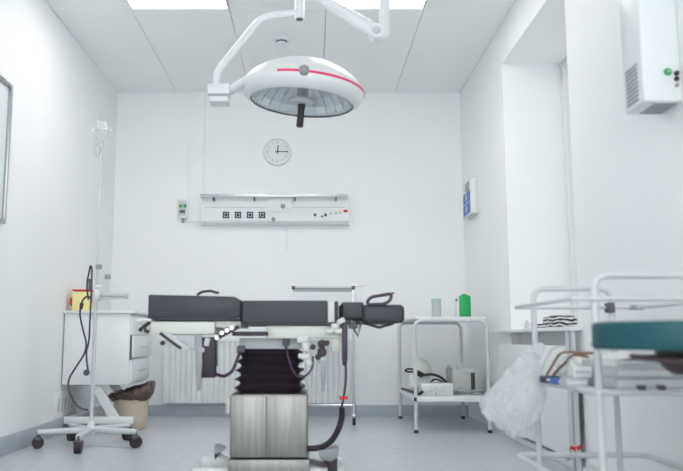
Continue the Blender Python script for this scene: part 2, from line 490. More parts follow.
# --- ribbed convector on the back wall
q0, q1 = at(163, 403, 6.08), at(350, 341, 6.08)
t = thing('radiator', ((q0.x + q1.x) / 2, 6.12, 0), 'long white ribbed radiator along the back wall behind the operating table', 'radiator')
rb = MB(); n = 34; x0, x1 = q0.x, q1.x; z0, z1 = q0.z, q1.z
dx = (x1 - x0) / n
pl = []
for i in range(n):
    a = x0 + i * dx
    pl += [(a, 6.092), (a + dx * 0.22, 6.078), (a + dx * 0.72, 6.078), (a + dx * 0.94, 6.092)]
pl += [(x1, 6.092), (x1, 6.13), (x0, 6.13)]
b = bmesh.new()
fz = [b.verts.new((x, y, z0)) for x, y in pl]; gz = [b.verts.new((x, y, z1)) for x, y in pl]
b.faces.new(fz); b.faces.new(gz[::-1])
for i in range(len(pl)): b.faces.new((fz[i], gz[i], gz[(i + 1) % len(pl)], fz[(i + 1) % len(pl)]))
bmesh.ops.recalc_face_normals(b, faces=b.faces)
rb._merge(b); rb.build('ribbed_panel', 'white', t, smooth=False)
MB().box(x0 - 0.004, x1 + 0.004, 6.072, 6.14, z1 - 0.005, z1 + 0.012, 0.003).build('top_grille', 'white', t)
for px in (x0 - 0.002, x1 - 0.01): MB().box(px, px + 0.012, 6.074, 6.145, z0, z1, 0.002).build('side_cover', 'white', t)
for px in (x0 + 0.15, x1 - 0.15): MB().box(px - 0.02, px + 0.02, 6.11, YB - 0.013, z0 + 0.03, z1 - 0.05, 0.002).build('bracket', 'white', t)
# --- instrument stand with tray behind the operating table
Ym = 5.53
pp = at(354, 420, Ym); X = pp.x; ztr = at(354, 288.5, Ym).z
t = thing('instrument_stand', (X, Ym, 0), 'chrome instrument stand with flat tray behind the operating table', 'instrument stand')
xl = at(293, 288, Ym).x
MB().tube(fillet([(X, Ym, 0.11), (X, Ym, ztr)], 0.03), 0.008, 12).build('pole', 'chrome', t)
tr = MB(); tr.box(xl, X + 0.004, Ym - 0.03, Ym + 0.32, ztr - 0.006, ztr, 0.002)
tr.tube(fillet([(xl, Ym - 0.03, ztr + 0.004), (X, Ym - 0.03, ztr + 0.004), (X, Ym + 0.32, ztr + 0.004), (xl, Ym + 0.32, ztr + 0.004)], 0.02, closed=True), 0.009, 8, closed=True)
tray = tr.build('tray', 'alu', t)
for x in (xl + 0.004, X): MB().obox((x, Ym - 0.035, ztr + 0.004), (0.026, 0.026, 0.026), bev=0.005).build('corner_block', 'dgrey', tray)
e = at(367, 285.5, Ym)
MB().tube([(X, Ym, ztr + 0.012), (e.x, Ym, e.z)], 0.004, 8).build('side_rod', 'alu', t)
zb = at(330, 405, Ym).z; xb = at(309, 405, Ym).x
MB().tube(fillet([(X, Ym, zb), (xb - 0.1, Ym, zb), (xb - 0.1, Ym + 0.4, zb)], 0.03), 0.009, 10).build('base_frame', 'chrome', t)
for y, x in ((Ym, X), (Ym, xb - 0.085), (Ym + 0.39, xb - 0.1)):
    st_ = MB(); st_.cyl((x, y, zb + 0.01), (x, y, 0.075), 0.013); st_.obox((x, y, 0.062), (0.03, 0.045, 0.03), bev=0.008)
    st_ = st_.build('caster', 'chrome', t)
    MB().cyl((x - 0.011, y, 0.03), (x + 0.011, y, 0.03), 0.03, seg=20).build('wheel', 'black', st_)

# ================================================================== LEFT WALL SIDE
# --- ventilation slots low on the left wall
q0 = at(58, 409, 5.0)
t = thing('vent_grille', (XL, 5.1, 0.105), 'white slotted ventilation grille low on the left wall by the cabinet', 'ventilation grille')
MB().box(XL, XL + 0.003, 4.88, 5.34, 0.105, 0.27, 0.002).build('cover', 'wall', t)
for i in range(5):
    y = 4.97 + i * 0.07
    MB().obox((XL + 0.003, y, 0.185), (0.004, 0.014, 0.085), (-0.25, 0, 0), 0.001).build('slot', 'grey', t)

# --- drawer cabinet on z frame
cx0, cx1, cy0, cy1 = -1.611, -1.18, 5.0, 5.55
zt, zc = 0.79, 0.312
t = thing('drawer_cabinet', ((cx0 + cx1) / 2, (cy0 + cy1) / 2, 0), 'white drawer cabinet on a slanted leg frame against the left wall', 'cabinet')
MB().box(cx0, cx1, cy0, cy1, zc, zt - 0.02, 0.004).build('carcass', 'white', t)
MB().box(cx0 - 0.006, cx1 + 0.03, cy0 - 0.012, cy1 + 0.012, zt - 0.02, zt, 0.005).build('worktop', 'plastic', t)
for z0, z1, out in ((0.635, 0.755, 0.016), (0.485, 0.625, 0.03), (0.325, 0.475, 0.016)):
    d = MB().box(cx1 - 0.002, cx1 + out, cy0 + 0.008, cy1 - 0.008, z0, z1, 0.004).build('drawer', 'plastic', t)
    hz = z0 + 0.07
    MB().tube(fillet([(cx1 + out, cy0 + 0.2, hz), (cx1 + out + 0.022, cy0 + 0.2, hz), (cx1 + out + 0.022, cy1 - 0.2, hz), (cx1 + out, cy1 - 0.2, hz)], 0.01), 0.005, 8).build('handle', 'lgrey', d)
MB().box(cx1 + 0.001, cx1 + 0.012, cy0 - 0.001, cy0 + 0.007, 0.47, 0.63).build('drawer_gap_shade', 'dgrey', t, smooth=False)  # dark strip standing in for the shade in the drawer gap
for y, dxx in ((5.06, 0), (5.49, 0)):
    MB().bar((-1.605, y, 0.083), (-1.155, y, 0.083), 0.045, 0.03, 0.003).build('foot_rail', 'white', t)
    MB().bar((-1.415, y, 0.315), (-1.275, y, 0.09), 0.062, 0.028, 0.003).build('slanted_leg', 'white', t)
MB().box(-1.59, -1.56, 5.06, 5.49, 0.075, 0.105, 0.003).build('cross_rail', 'white', t)
for x, y in ((-1.185, 5.06), (-1.185, 5.49), (-1.565, 5.06), (-1.565, 5.49)):
    c = MB(); c.cyl((x, y, 0.075), (x, y, 0.045), 0.01); c.obox((x, y, 0.05), (0.034, 0.04, 0.022), bev=0.006)
    c = c.build('caster', 'grey', t)
    MB().cyl((x - 0.014, y, 0.028), (x + 0.014, y, 0.028), 0.028, seg=20).build('wheel', 'black', c)

# --- sharps container on the cabinet
s0, s1 = at(71.5, 310.5, 5.03), at(89, 290, 5.03)
sx0, sx1 = s0.x, s1.x
zc1 = zt + (s1.z - s0.z)
t = thing('sharps_container', ((sx0 + sx1) / 2, 5.1, zt), 'yellow sharps container with a red lid on the drawer cabinet', 'sharps container')
MB().box(sx0, sx1, 5.03, 5.16, zt, zc1 - 0.006, 0.008).build('tub', 'yellow', t)
MB().box(sx0 - 0.003, sx1 + 0.003, 5.027, 5.163, zc1 - 0.004, zc1 + 0.006, 0.004).build('lid', 'red', t)
MB().lathe([(0, 0.022), (0.025, 0.022), (0.036, 0.012), (0.036, 0), (0, 0)], (sx0 + 0.002, 5.075, zt + 0.062), Euler((0, -PI / 2, 0)).to_matrix(), 20).build('side_cap', 'red', t)
# --- box file / white dispenser on the cabinet
# --- waste bin with brown liner
bx, by = -1.225, 5.29
t = thing('waste_bin', (bx, by, 0), 'beige waste bin with crumpled brown liner beside the drawer cabinet', 'waste bin')
MB().lathe([(0, 0.004), (0.088, 0.0), (0.095, 0.01), (0.118, 0.25), (0.122, 0.25), (0.122, 0.235), (0.1, 0.02), (0, 0.02)], (bx, by, 0), None, 36).build('bucket', 'beige', t)
lb = MB()
rows = 14; segs = 56
ring = []
for j in range(rows):
    f_ = j / (rows - 1)
    row = []
    for k_ in range(segs):
        a = 2 * PI * k_ / segs
        tilt = 0.032 * math.cos(a - 0.3)
        if f_ < 0.6:                                     # skirt hanging outside the rim
            g_ = f_ / 0.6
            r = 0.128 + 0.022 * math.sin(g_ * PI) + 0.004 * g_
            z = 0.2 + 0.075 * g_ + tilt * (0.4 + 0.6 * g_) - 0.012 * (1 - g_) * math.cos(a * 2 + 1)
        else:
            g_ = (f_ - 0.6) / 0.4
            r = 0.132 - 0.03 * g_
            z = 0.27 + 0.012 * math.sin(g_ * PI) + tilt - 0.03 * g_
        nz_ = noise.noise(Vector((math.cos(a) * 3, math.sin(a) * 3, f_ * 4)))
        n2_ = noise.noise(Vector((math.cos(a) * 9, math.sin(a) * 9, f_ * 9 + 4)))
        r += 0.012 * nz_ + 0.014 * n2_
        z += 0.014 * n2_
        if math.cos(a - 0.25) > 0.45 and f_ > 0.4: r += 0.012 * (math.cos(a - 0.25) - 0.45); z += 0.03 * (math.cos(a - 0.25) - 0.45)
        row.append(lb.bm.verts.new((bx + r * math.cos(a), by + r * math.sin(a), z)))
    ring.append(row)
for j in range(rows - 1):
    for k_ in range(segs):
        lb.bm.faces.new((ring[j][k_], ring[j][(k_ + 1) % segs], ring[j + 1][(k_ + 1) % segs], ring[j + 1][k_]))
lo_ = lb.build('bin_liner', 'brown', t)
so_ = lo_.modifiers.new('thick', 'SOLIDIFY'); so_.thickness = 0.002

# --- infusion stand
ix, iy = -1.262, 4.47
t = thing('infusion_stand', (ix, iy, 0), 'tall white infusion stand on a five star castor base by the left wall', 'infusion stand')
zp = at(101, 131, iy).z
MB().cyl((ix, iy, 0.09), (ix, iy, 0.85), 0.0105).build('lower_pole', 'wtube', t)
MB().cyl((ix, iy, 0.85), (ix, iy, zp), 0.0052).build('upper_pole', 'wtube', t)
MB().lathe([(0, 0.02), (0.022, 0.02), (0.022, 0), (0.018, -0.03), (0, -0.03)], (ix, iy, 0.85), None, 20).build('clamp_collar', 'plastic', t)
MB().lathe([(0, 0.14), (0.02, 0.14), (0.024, 0.11), (0.03, 0.105), (0.03, 0.07), (0, 0.07)], (ix, iy, 0), None, 24).build('hub', 'white', t)
for k_ in range(5):
    a = math.radians(-87 + 72 * k_)
    d = Vector((math.cos(a), math.sin(a), 0))
    hub = Vector((ix, iy, 0.092)); e = hub + d * 0.29
    lg = MB(); lg.tube([hub, e + Vector((0, 0, -0.004))], [0.019, 0.015], 10)
    lg = lg.build('leg', 'wtube', t)
    w = hub + d * 0.285
    cs = MB(); cs.cyl((w.x, w.y, 0.09), (w.x, w.y, 0.06), 0.008); cs.obox((w.x, w.y, 0.058), (0.03, 0.05, 0.022), (0, 0, a), 0.006)
    cs.build('caster_fork', 'dgrey', lg)
    ax = Vector((-math.sin(a), math.cos(a), 0)) * 0.018
    MB().tube([Vector((w.x, w.y, 0.032)) - ax, Vector((w.x, w.y, 0.032)) + ax], 0.032, 22).build('wheel', 'black', lg)
hk = MB()
for s_ in (-1, 1):
    hk.tube(spline([(ix, iy, zp), (ix + s_ * 0.03, iy, zp + 0.012), (ix + s_ * 0.055, iy, zp - 0.004), (ix + s_ * 0.06, iy, zp + 0.018)]), 0.003, 8)
hk.build('hook', 'wtube', t)
# bottle held in a wire cage at the top, and a pump lower down
bq = at(102, 136, iy - 0.03)
t2 = thing('infusion_bottle', (bq.x, iy - 0.03, bq.z - 0.08), 'clear infusion bottle hanging upside down at the top of the infusion stand', 'infusion bottle')
MB().lathe([(0, -0.06), (0.013, -0.06), (0.014, -0.035), (0.034, -0.015), (0.036, 0), (0.036, 0.07), (0.03, 0.082), (0, 0.084)], (bq.x, iy - 0.045, bq.z), None, 24).build('bottle_body', 'frost', t2)
MB().lathe([(0, 0.084), (0.014, 0.084), (0.014, 0.096), (0, 0.096)], (bq.x, iy - 0.045, bq.z), None, 16).build('base_ring', 'grey', t2)
MB().lathe([(0, -0.075), (0.011, -0.075), (0.015, -0.062), (0.015, -0.05), (0, -0.05)], (bq.x, iy - 0.045, bq.z), None, 16).build('stopper', 'lgrey', t2)
MB().lathe([(0.037, 0.03), (0.041, 0.03), (0.041, 0.036), (0.037, 0.036), (0.037, 0.03)], (bq.x, iy - 0.045, bq.z), None, 24).build('holder_ring', 'wtube', t2)
d0 = at(96, 150, iy - 0.03)
MB().tube(spline([(bq.x, iy - 0.045, bq.z - 0.07), (bq.x - 0.01, iy - 0.04, bq.z - 0.12), (d0.x, iy - 0.03, d0.z - 0.02), (d0.x - 0.012, iy - 0.03, d0.z + 0.02), (d0.x + 0.01, iy - 0.03, d0.z + 0.04)]), 0.003, 6).build('drip_tube', 'frost', t2)
# pump
pq0, pq1 = at(95.5, 300.5, iy), at(101, 290, iy)
t3 = thing('infusion_pump', ((pq0.x + pq1.x) / 2, iy, pq0.z), 'white infusion pump with side arm clamped to the infusion stand', 'infusion pump')
MB().box(pq0.x, pq1.x, iy - 0.05, iy + 0.04, pq0.z, pq1.z, 0.01).build('pump_body', 'plastic', t3)
q0, q1 = at(100, 300.5, iy), at(128, 293.5, iy)
MB().box(q0.x, q1.x, iy - 0.03, iy + 0.02, q0.z + 0.008, q1.z, 0.008).build('syringe_barrel', 'frost', t3)
MB().box(q0.x + 0.012, q1.x - 0.005, iy - 0.032, iy - 0.028, q0.z + 0.018, q0.z + 0.026, 0).build('barrel_line', 'grey', t3, smooth=False)  # grey line along the barrel
MB().cyl((ix, iy, pq1.z - 0.012), (pq0.x + 0.01, iy, pq1.z - 0.012), 0.012).build('pole_clamp', 'lgrey', t3)
qa, qb = at(96.5, 287.5, iy), at(103, 285, iy); MB().box(qa.x, qb.x, iy - 0.02, iy + 0.02, qa.z, qb.z, 0.003).build('clamp_tab', 'plastic', t3)
for px, py in ((99.3, 267), (108, 277)):  # two small dark squares, built as plain blocks on rods
    k = at(px, py, iy)
    kn = MB(); kn.obox((k.x, iy - 0.01, k.z), (0.034, 0.022, 0.028), bev=0.004)
    kn.build('clamp_knob', 'grey', t3)
    MB().tube([(k.x, iy, k.z), (k.x, iy, pq1.z - 0.024)], 0.0025, 6).build('support_rod', 'wtube', t3)
# cords on the stand
yc = iy - 0.02
P = lambda px, py, dy=0.0: at(px, py, yc + dy)
t4 = thing('power_cord', P(88, 372), 'dark cord hooked over the pole of the infusion stand with plug hanging', 'cord')
MB().tube(spline([P(88.3, 300), P(87, 285), P(89.5, 270), P(90.6, 266), P(91.8, 270), P(91.5, 286), P(91, 300), P(90, 320), P(89, 340), P(86.5, 352), P(87, 364), P(88, 370)]), 0.0055, 8).build('cable', 'purple', t4)
MB().tube([P(90.5, 279), P(90.5, 290)], [0.012, 0.012], 10).build('switch', 'dgrey', t4)
MB().lathe([(0, 0.02), (0.016, 0.02), (0.018, 0.012), (0.018, 0), (0, 0)], P(86.8, 372.5), RX, 18).build('plug', 'dgrey', t4)
yc = iy - 0.036
t5 = thing('foot_cord', P(72, 405), 'dark cord with inline plug hanging in a wide bow from the infusion stand', 'cord')
MB().tube(spline([P(91, 298), P(87, 296.5), P(83, 300), P(81, 306), P(80, 315), P(83, 330), P(86, 342), P(84.5, 353), P(76, 367), P(69.5, 378), P(68.5, 388), P(73, 400), P(80, 408), P(88, 410, 0.008)]), 0.0055, 8).build('cable', 'purple', t5)
MB().tube([P(81.8, 303), P(81, 309)], [0.012, 0.009], 10).build('plug', 'black', t5)

# ================================================================== SURGICAL LAMP
YL = 3.5
lc = at(302, 100.5, YL)
t = thing('surgical_lamp', (lc.x, YL, lc.z), 'large white surgical lamp with pink band hanging over the operating table', 'surgical lamp')
RO = (Euler((0, math.radians(5), 0)).to_matrix() @ Euler((math.radians(1.5), 0, 0)).to_matrix())
hm = MB().lathe([(0.236, 0.0), (0.243, -0.012), (0.256, -0.007), (0.276, 0.008), (0.289, 0.026), (0.294, 0.044), (0.286, 0.066), (0.258, 0.1), (0.215, 0.133), (0.16, 0.162), (0.085, 0.184), (0, 0.192)], lc, RO, 72).build('housing', 'white', t)
MB().lathe([(0.2935, 0.044), (0.2968, 0.046), (0.2945, 0.055), (0.290, 0.057), (0.285, 0.05), (0.2935, 0.044)], lc, RO, 48, math.radians(-112), math.radians(8)).build('trim_band', 'pink', t)
rf = MB()
# faceted mirror bowl
prof = [(0.24, -0.002), (0.225, 0.035), (0.186, 0.075), (0.12, 0.1), (0.05, 0.108), (0, 0.108)]
rf.lathe(prof, lc, RO, 48)
rf.build('reflector', 'mirror', t, smooth=False)
fins = MB()
for k_ in range(24):
    a = 2 * PI * k_ / 24
    d = Vector((math.cos(a), math.sin(a), 0))
    fins.tube([lc + RO @ (d * 0.238 + Vector((0, 0, 0.002))), lc + RO @ (d * 0.223 + Vector((0, 0, 0.033))), lc + RO @ (d * 0.184 + Vector((0, 0, 0.072))), lc + RO @ (d * 0.12 + Vector((0, 0, 0.097)))], 0.0022, 5)
fins.build('reflector_ribs', 'lgrey', t)
MB().lathe([(0, -0.006), (0.24, -0.006), (0.24, -0.009), (0, -0.009)], lc, RO, 48).build('glass_cover', 'glass', t)
gk = [lc + RO @ Vector((0.242 * math.cos(2 * PI * i / 72), 0.242 * math.sin(2 * PI * i / 72), -0.012)) for i in range(-2, 39)]
MB().tube(gk, 0.0042, 8).build('gasket', 'dgrey', t)
AX = lambda r, z, a=0: lc + RO @ Vector((r * math.cos(a), r * math.sin(a), z))
MB().tube([AX(0, 0.108), AX(0, -0.005)], 0.027, 24).build('lamp_core', 'grey', t)
MB().lathe([(0, 0.004), (0.058, 0.004), (0.062, -0.004), (0.05, -0.016), (0.02, -0.02), (0, -0.02)], lc, RO, 32).build('handle_flange', 'lgrey', t)
hd = MB(); hd.tube([AX(0, -0.015), AX(0, -0.06), AX(0, -0.125), AX(0, -0.13)], [0.019, 0.016, 0.017, 0.013], 16)
hd.build('focus_handle', 'black', t)
kp = AX(0.292, 0.05, -PI / 2 + 0.03)
MB().lathe([(0.0, 0.03), (0.012, 0.028), (0.022, 0.018), (0.024, 0), (0, 0)], kp + Vector((0, 0.006, 0)), Euler((PI / 2 - 0.3, 0, 0)).to_matrix(), 20).build('lock_knob', 'grey', t)
# side yoke, pivot block and bent arm
L = lambda px, py, y=YL: at(px, py, y)
MB().tube(spline([L(229, 92), L(238, 86, YL - 0.05), L(252, 78.5, YL - 0.13), L(268, 72, YL - 0.2), L(286, 66.5, YL - 0.2)]), [0.019, 0.026], 14).build('yoke_arm', 'white', t)
pv = MB()
a, b2 = L(208.5, 97), L(230.5, 86.5)
pv.box(a.x, b2.x, YL - 0.05, YL + 0.05, a.z, b2.z, 0.008)
a, b2 = L(210, 104), L(229, 98)
pv.box(a.x, b2.x, YL - 0.042, YL + 0.042, a.z, b2.z, 0.006)
pv.build('pivot_block', 'plastic', t)
am = fillet([L(216.5, 88), L(216.5, 72), L(262, 16), L(299, 12.5)], 0.06, 8)
MB().tube(am, 0.0165, 16).build('bent_arm', 'white', t)
sp0, sp1 = L(299.5, 19), L(299.5, -16)
MB().cyl(sp0, sp1, 0.023, seg=24).build('spindle', 'white', t)
MB().cyl(sp0 + Vector((0, 0, -0.004)), sp0 + Vector((0, 0, 0.003)), 0.017, seg=20).build('spindle_cap', 'dgrey', t)
ja, jb = L(299.5, -14), L(376, 32)
MB().tube([ja, ja.lerp(jb, 0.5), jb.lerp(ja, 0.12), jb], [0.02, 0.028, 0.036, 0.03], 16).build('spring_arm', 'white', t)
MB().cyl(jb + Vector((0, -0.034, -0.004)), jb + Vector((0, 0.034, -0.004)), 0.036, seg=28).build('elbow_joint', 'white', t)
MB().lathe([(0, 0.006), (0.016, 0.006), (0.02, 0), (0, 0)], jb + Vector((0, -0.034, -0.004)), RX, 20).build('joint_cap', 'lgrey', t)
tp = L(384.5, 34)
MB().tube(fillet([jb + Vector((0, 0, -0.01)), tp + Vector((0.0, 0, -0.005)), Vector((tp.x + 0.012, YL, H))], 0.05), 0.027, 20).build('ceiling_tube', 'white', t)
MB().lathe([(0, 0), (0.11, 0), (0.12, -0.012), (0.1, -0.035), (0.05, -0.05), (0, -0.05)], (tp.x + 0.012, YL, H), None, 36).build('ceiling_rose', 'white', t)

# smoke detector
Ysd = (H - HC) / ((ST + CT * ((CY - 38.5) / F)) / (CT - ST * ((CY - 38.5) / F)))
k = at(281.5, 38.5, Ysd)
t = thing('smoke_detector', (k.x, Ysd, H), 'small round white smoke detector on the ceiling above the lamp', 'smoke detector')
MB().lathe([(0, 0), (0.052, 0), (0.052, -0.018), (0.045, -0.022), (0, -0.022)], (k.x, Ysd, H), None, 28).build('mount', 'white', t)
MB().lathe([(0, -0.032), (0.034, -0.032), (0.04, -0.022), (0, -0.022)], (k.x, Ysd, H), None, 28).build('vent_ring', 'dgrey', t)
MB().lathe([(0, -0.048), (0.022, -0.046), (0.036, -0.034), (0.036, -0.031), (0, -0.031)], (k.x, Ysd, H), None, 28).build('cap', 'white', t)

# ================================================================== OPERATING TABLE
Y0, Y1 = 3.22, 3.70
YC = 3.46
T = lambda px, py, y=Y0: at(px, py, y)
t = thing('operating_table', (T(270, 470).x, YC, 0), 'grey padded operating table on a stainless column in the middle of the room', 'operating table')
def padbox(name, px0, py1, px1, py0, y0, y1, bev, m='pad', parent=t):
    a, b2 = T(px0, py1, y0), T(px1, py0, y0)
    return MB().box(a.x, b2.x, y0, y1, a.z, b2.z, bev, 4).build(name, m, parent)
# leg cushion is tipped a touch
a, b2 = T(147.5, 319), T(241, 294.5)
lc_ = MB().prism([(a.x, a.z + 0.004), (b2.x - 0.02, a.z + 0.001), (b2.x, a.z + 0.02), (b2.x, b2.z - 0.024), (b2.x - 0.03, b2.z - 0.008), (a.x, b2.z)], Y0, Y1, 0.007).build('leg_cushion', 'pad', t)
a, b2 = T(146.5, 320.5), T(240, 317.5)
MB().box(a.x, b2.x, Y0 + 0.004, Y1, a.z, b2.z + 0.004, 0.003).build('cushion_board', 'padside', lc_)
padbox('seat_cushion', 241.5, 323.5, 328, 300.5, Y0, Y1, 0.009)
padbox('cushion_board', 241, 325, 337, 322, Y0 + 0.004, Y1, 0.003, 'padside')
a, b2 = T(233, 320), T(243, 302, Y0 + 0.03)
MB().box(a.x, b2.x, Y0 + 0.02, Y1 - 0.02, a.z, b2.z, 0.006).build('hinge_cover', 'black', t)
a, b2 = T(334.3, 323), T(338.6, 301)
MB().box(a.x, b2.x, Y0 + 0.02, Y1 - 0.01, a.z, b2.z, 0.006, 3).build('edge_strip', 'padside', t)
a, b2 = T(327, 323), T(334.6, 301)
MB().box(a.x, b2.x, Y0 + 0.006, Y1 - 0.01, a.z, b2.z, 0.006, 3).build('end_plate', 'offwhite', t)
# head rest: narrower, in two pads
hy0, hy1 = Y0 + 0.06, Y1 - 0.08
TH_ = lambda px, py: at(px, py, hy0)
a, b2 = TH_(341.5, 319.5), TH_(364, 302)
h0 = MB().box(a.x, b2.x, hy0, hy1, a.z, b2.z, 0.012, 4).build('head_cushion', 'pad', t)
a, b2 = TH_(362, 323), TH_(404.5, 304.5)
h1 = MB().box(a.x, b2.x, hy0 - 0.01, hy1, a.z, b2.z, 0.02, 5).build('head_cushion', 'pad', t)
MB().tube([TH_(341, 317), TH_(357, 321), TH_(379, 327.5), TH_(393, 323.5)], 0.006, 8).build('head_rest_rod', 'black', t)
a, b2 = TH_(350, 325), TH_(396, 323)
MB().box(a.x, b2.x, hy0 + 0.02, hy1 - 0.02, a.z + 0.006, b2.z + 0.004, 0.003).build('head_rest_plate', 'padside', t)
MB().tube(fillet([TH_(367, 302), TH_(371, 297), TH_(392, 293.5), TH_(390, 301), TH_(384, 304), TH_(369, 304.5)], 0.02, closed=True), 0.007, 10, closed=True).build('grip_loop', 'purple', t)
MB().tube([TH_(390.5, 294), TH_(394, 292.8)], 0.004, 8).build('grip_tip', 'purple', t)
MB().tube(spline([T(197, 295, Y1 - 0.1), T(202, 292, Y1 - 0.1), T(210, 291, Y1 - 0.1), T(216, 292.5, Y1 - 0.1), T(219, 292.8, Y1 - 0.1)]), 0.006, 8).build('strap_loop', 'purple', t)
# frames below the cushions
def fbox(name, px0, py1, px1, py0, y0, y1, m, bev=0.004):
    a, b2 = T(px0, py1, y0), T(px1, py0, y0)
    return MB().box(a.x, b2.x, y0, y1, a.z, b2.z, bev).build(name, m, t)
fbox('leg_frame', 150, 334.5, 215, 321.5, Y0, Y1, 'cream', 0.008)
fbox('leg_frame', 214, 327.5, 241, 321, Y0 + 0.03, Y1 - 0.03, 'cream')
fbox('seat_frame', 266, 338.5, 341, 325.5, Y0 + 0.02, Y1 - 0.02, 'cream', 0.006)
fbox('side_rail', 232, 336, 268, 331.5, Y0 - 0.01, Y0 + 0.015, 'black', 0.003)
fbox('column_head', 239, 349, 301, 338, Y0 + 0.1, Y1 - 0.1, 'lgrey')
# hinge links at the joint of the two frames
for i, (px, py) in enumerate(((222, 333), (227, 330.5), (232, 328), (217, 338))):
    k = T(px, py); MB().cyl(k + Vector((0, -0.008, 0)), k + Vector((0, 0.02, 0)), 0.0085, seg=14).build('pivot_pin', 'chrome', t)
MB().bar(T(214, 340), T(239, 326.5), 0.016, 0.012).build('hinge_link', 'black', t)
# gas strut and gussets beneath the leg section
MB().bar(T(160, 333), T(181, 348.5), 0.013, 0.012).build('support_link', 'black', t)
MB().bar(T(165, 334), T(190, 350), 0.018, 0.01).build('support_link', 'lgrey', t)
a = [T(*q) for q in ((172, 335), (199, 335), (199, 353), (192, 350))]
MB().prism([(v.x, v.z) for v in a], Y0 + 0.02, Y0 + 0.04, 0.002).build('gusset', 'lgrey', t)
k = T(163, 343); MB().lathe([(0, 0.02), (0.009, 0.02), (0.01, 0), (0, 0)], k, RX, 14).build('knob', 'black', t)
a = [T(*q) for q in ((195, 335), (202, 335), (202.5, 365), (200, 391), (197, 391), (195.5, 365))]
MB().prism([(v.x, v.z) for v in a], Y0 - 0.005, Y0 + 0.008, 0.003).build('clamp_lever', 'grey', t)
# clamp at the far left end
cl = MB(); cl.tube([T(139.5, 331), T(144, 326), T(145.5, 331), T(149, 332)], 0.009, 8); cl.tube([T(144, 327), T(150, 322)], 0.008, 8)
cl.build('end_clamp', 'black', t)
k0, k1 = T(137, 321.5), T(152, 318.5)
MB().box(k0.x, k1.x, Y0 - 0.01, Y0 + 0.06, k0.z, k1.z, 0.005).build('end_tab', 'plastic', t)
# dark control box with its lead
a, b2 = T(199.5, 378), T(215.5, 337)
pb = MB().box(a.x, b2.x, Y0 + 0.005, Y0 + 0.06, a.z, b2.z, 0.006).build('control_box', 'black', t)
k = T(202, 350); MB().cyl(k + Vector((0, -0.004, 0)), k + Vector((0, 0.01, 0)), 0.011).build('button', 'lgrey', pb)
MB().bar(T(208, 338), T(206, 346), 0.022, 0.01).build('belt_clip', 'lgrey', pb)
MB().tube([T(217, 336), T(217, 366)], 0.004, 6).build('side_rod', 'dgrey', t)
MB().tube(spline([T(215, 374), T(224, 376, Y0 + 0.03), T(232, 371, Y0 + 0.05), T(237, 360, Y0 + 0.06), T(241, 350, Y0 + 0.08)]), 0.0075, 8).build('lead', 'purple', t)
# bellows around the lifting column
by0, by1 = Y0 + 0.09, Y1 - 0.09
levels = 5
bl = MB()
ztop, zbot = T(270, 348.5, by0).z, T(270, 393, by0).z
xc = T(269, 370, by0).x
rings = []
n_ = levels * 4 + 1
for j in range(n_):
    f_ = j / (n_ - 1)
    ph = (f_ * levels) % 1.0
    z = ztop + (zbot - ztop) * f_
    w = 0.132 + 0.012 * f_
    amp = -0.026 * (abs(math.cos(PI * f_ * levels)))
    hw, hd_ = w + 0.012 + amp, (by1 - by0) / 2 + amp
    yc_ = (by0 + by1) / 2
    rr = 0.03
    row = []
    for cx_, cy_, a0 in ((1, 1, 0), (-1, 1, 90), (-1, -1, 180), (1, -1, 270)):
        for q in range(5):
            a = math.radians(a0 + q * 22.5)
            row.append(bl.bm.verts.new((xc + cx_ * (hw - rr) + rr * math.cos(a), yc_ + cy_ * (hd_ - rr) + rr * math.sin(a), z)))
    rings.append(row)
for j in range(n_ - 1):
    A, B = rings[j], rings[j + 1]
    for q in range(len(A)): bl.bm.faces.new((A[q], A[(q + 1) % len(A)], B[(q + 1) % len(A)], B[q]))
bl.bm.faces.new(rings[0]); bl.bm.faces.new(rings[-1][::-1])
bo = bl.build('bellows', 'black', t)
# stainless pedestal
py0, py1 = Y0 + 0.07, Y1 - 0.05
PB = lambda px, py: at(px, py, py0)
a, b2 = PB(229, 458.5), PB(308, 394)
xm = (a.x + b2.x) / 2 - 0.01
ped = MB()
ped.prism([(a.x, a.z), (a.x, b2.z), (b2.x, b2.z), (b2.x, a.z)], py0 + 0.006, py1, 0.012)
pd = ped.build('pedestal', 'steel', t)
zs = a.z + (b2.z - a.z) * 0.18
for xa, xb_ in ((a.x + 0.004, xm - 0.0001), (xm + 0.0001, b2.x - 0.004)):
    MB().box(xa, xb_, py0, py0 + 0.02, a.z + 0.004, b2.z - 0.008, 0.0025, 2).build('front_panel', 'steel', pd)
bb = MB().box(a.x - 0.004, b2.x + 0.008, py0 - 0.006, py1 + 0.006, 0.035, a.z - 0.004, 0.006).build('plinth', 'steel', t)
a2, b3 = PB(225, 414), PB(230, 398)
MB().box(a2.x, b3.x, py0 + 0.02, py0 + 0.07, a2.z, b3.z, 0.004).build('side_bracket', 'lgrey', t)
# base with four outrigger feet
bx0, bx1 = PB(191, 465).x, PB(345, 465).x
MB().box(bx0 + 0.16, bx1 - 0.14, py0 - 0.01, py1 + 0.02, 0.02, 0.04, 0.006).build('base_plate', 'lgrey', t)
for y in (py0 + 0.05, py1 - 0.05):
    for xa, xb_ in ((bx0, bx0 + 0.2), (bx1 - 0.2, bx1)):
        q = MB(); q.box(xa, xb_, y - 0.03, y + 0.03, 0.02, 0.068, 0.012, 3)
        q = q.build('foot', 'plastic', t)
        xq = xa + 0.04 if xa == bx0 else xb_ - 0.04
        MB().cyl((xq, y, 0), (xq, y, 0.022), 0.026).build('foot_pad', 'black', q)
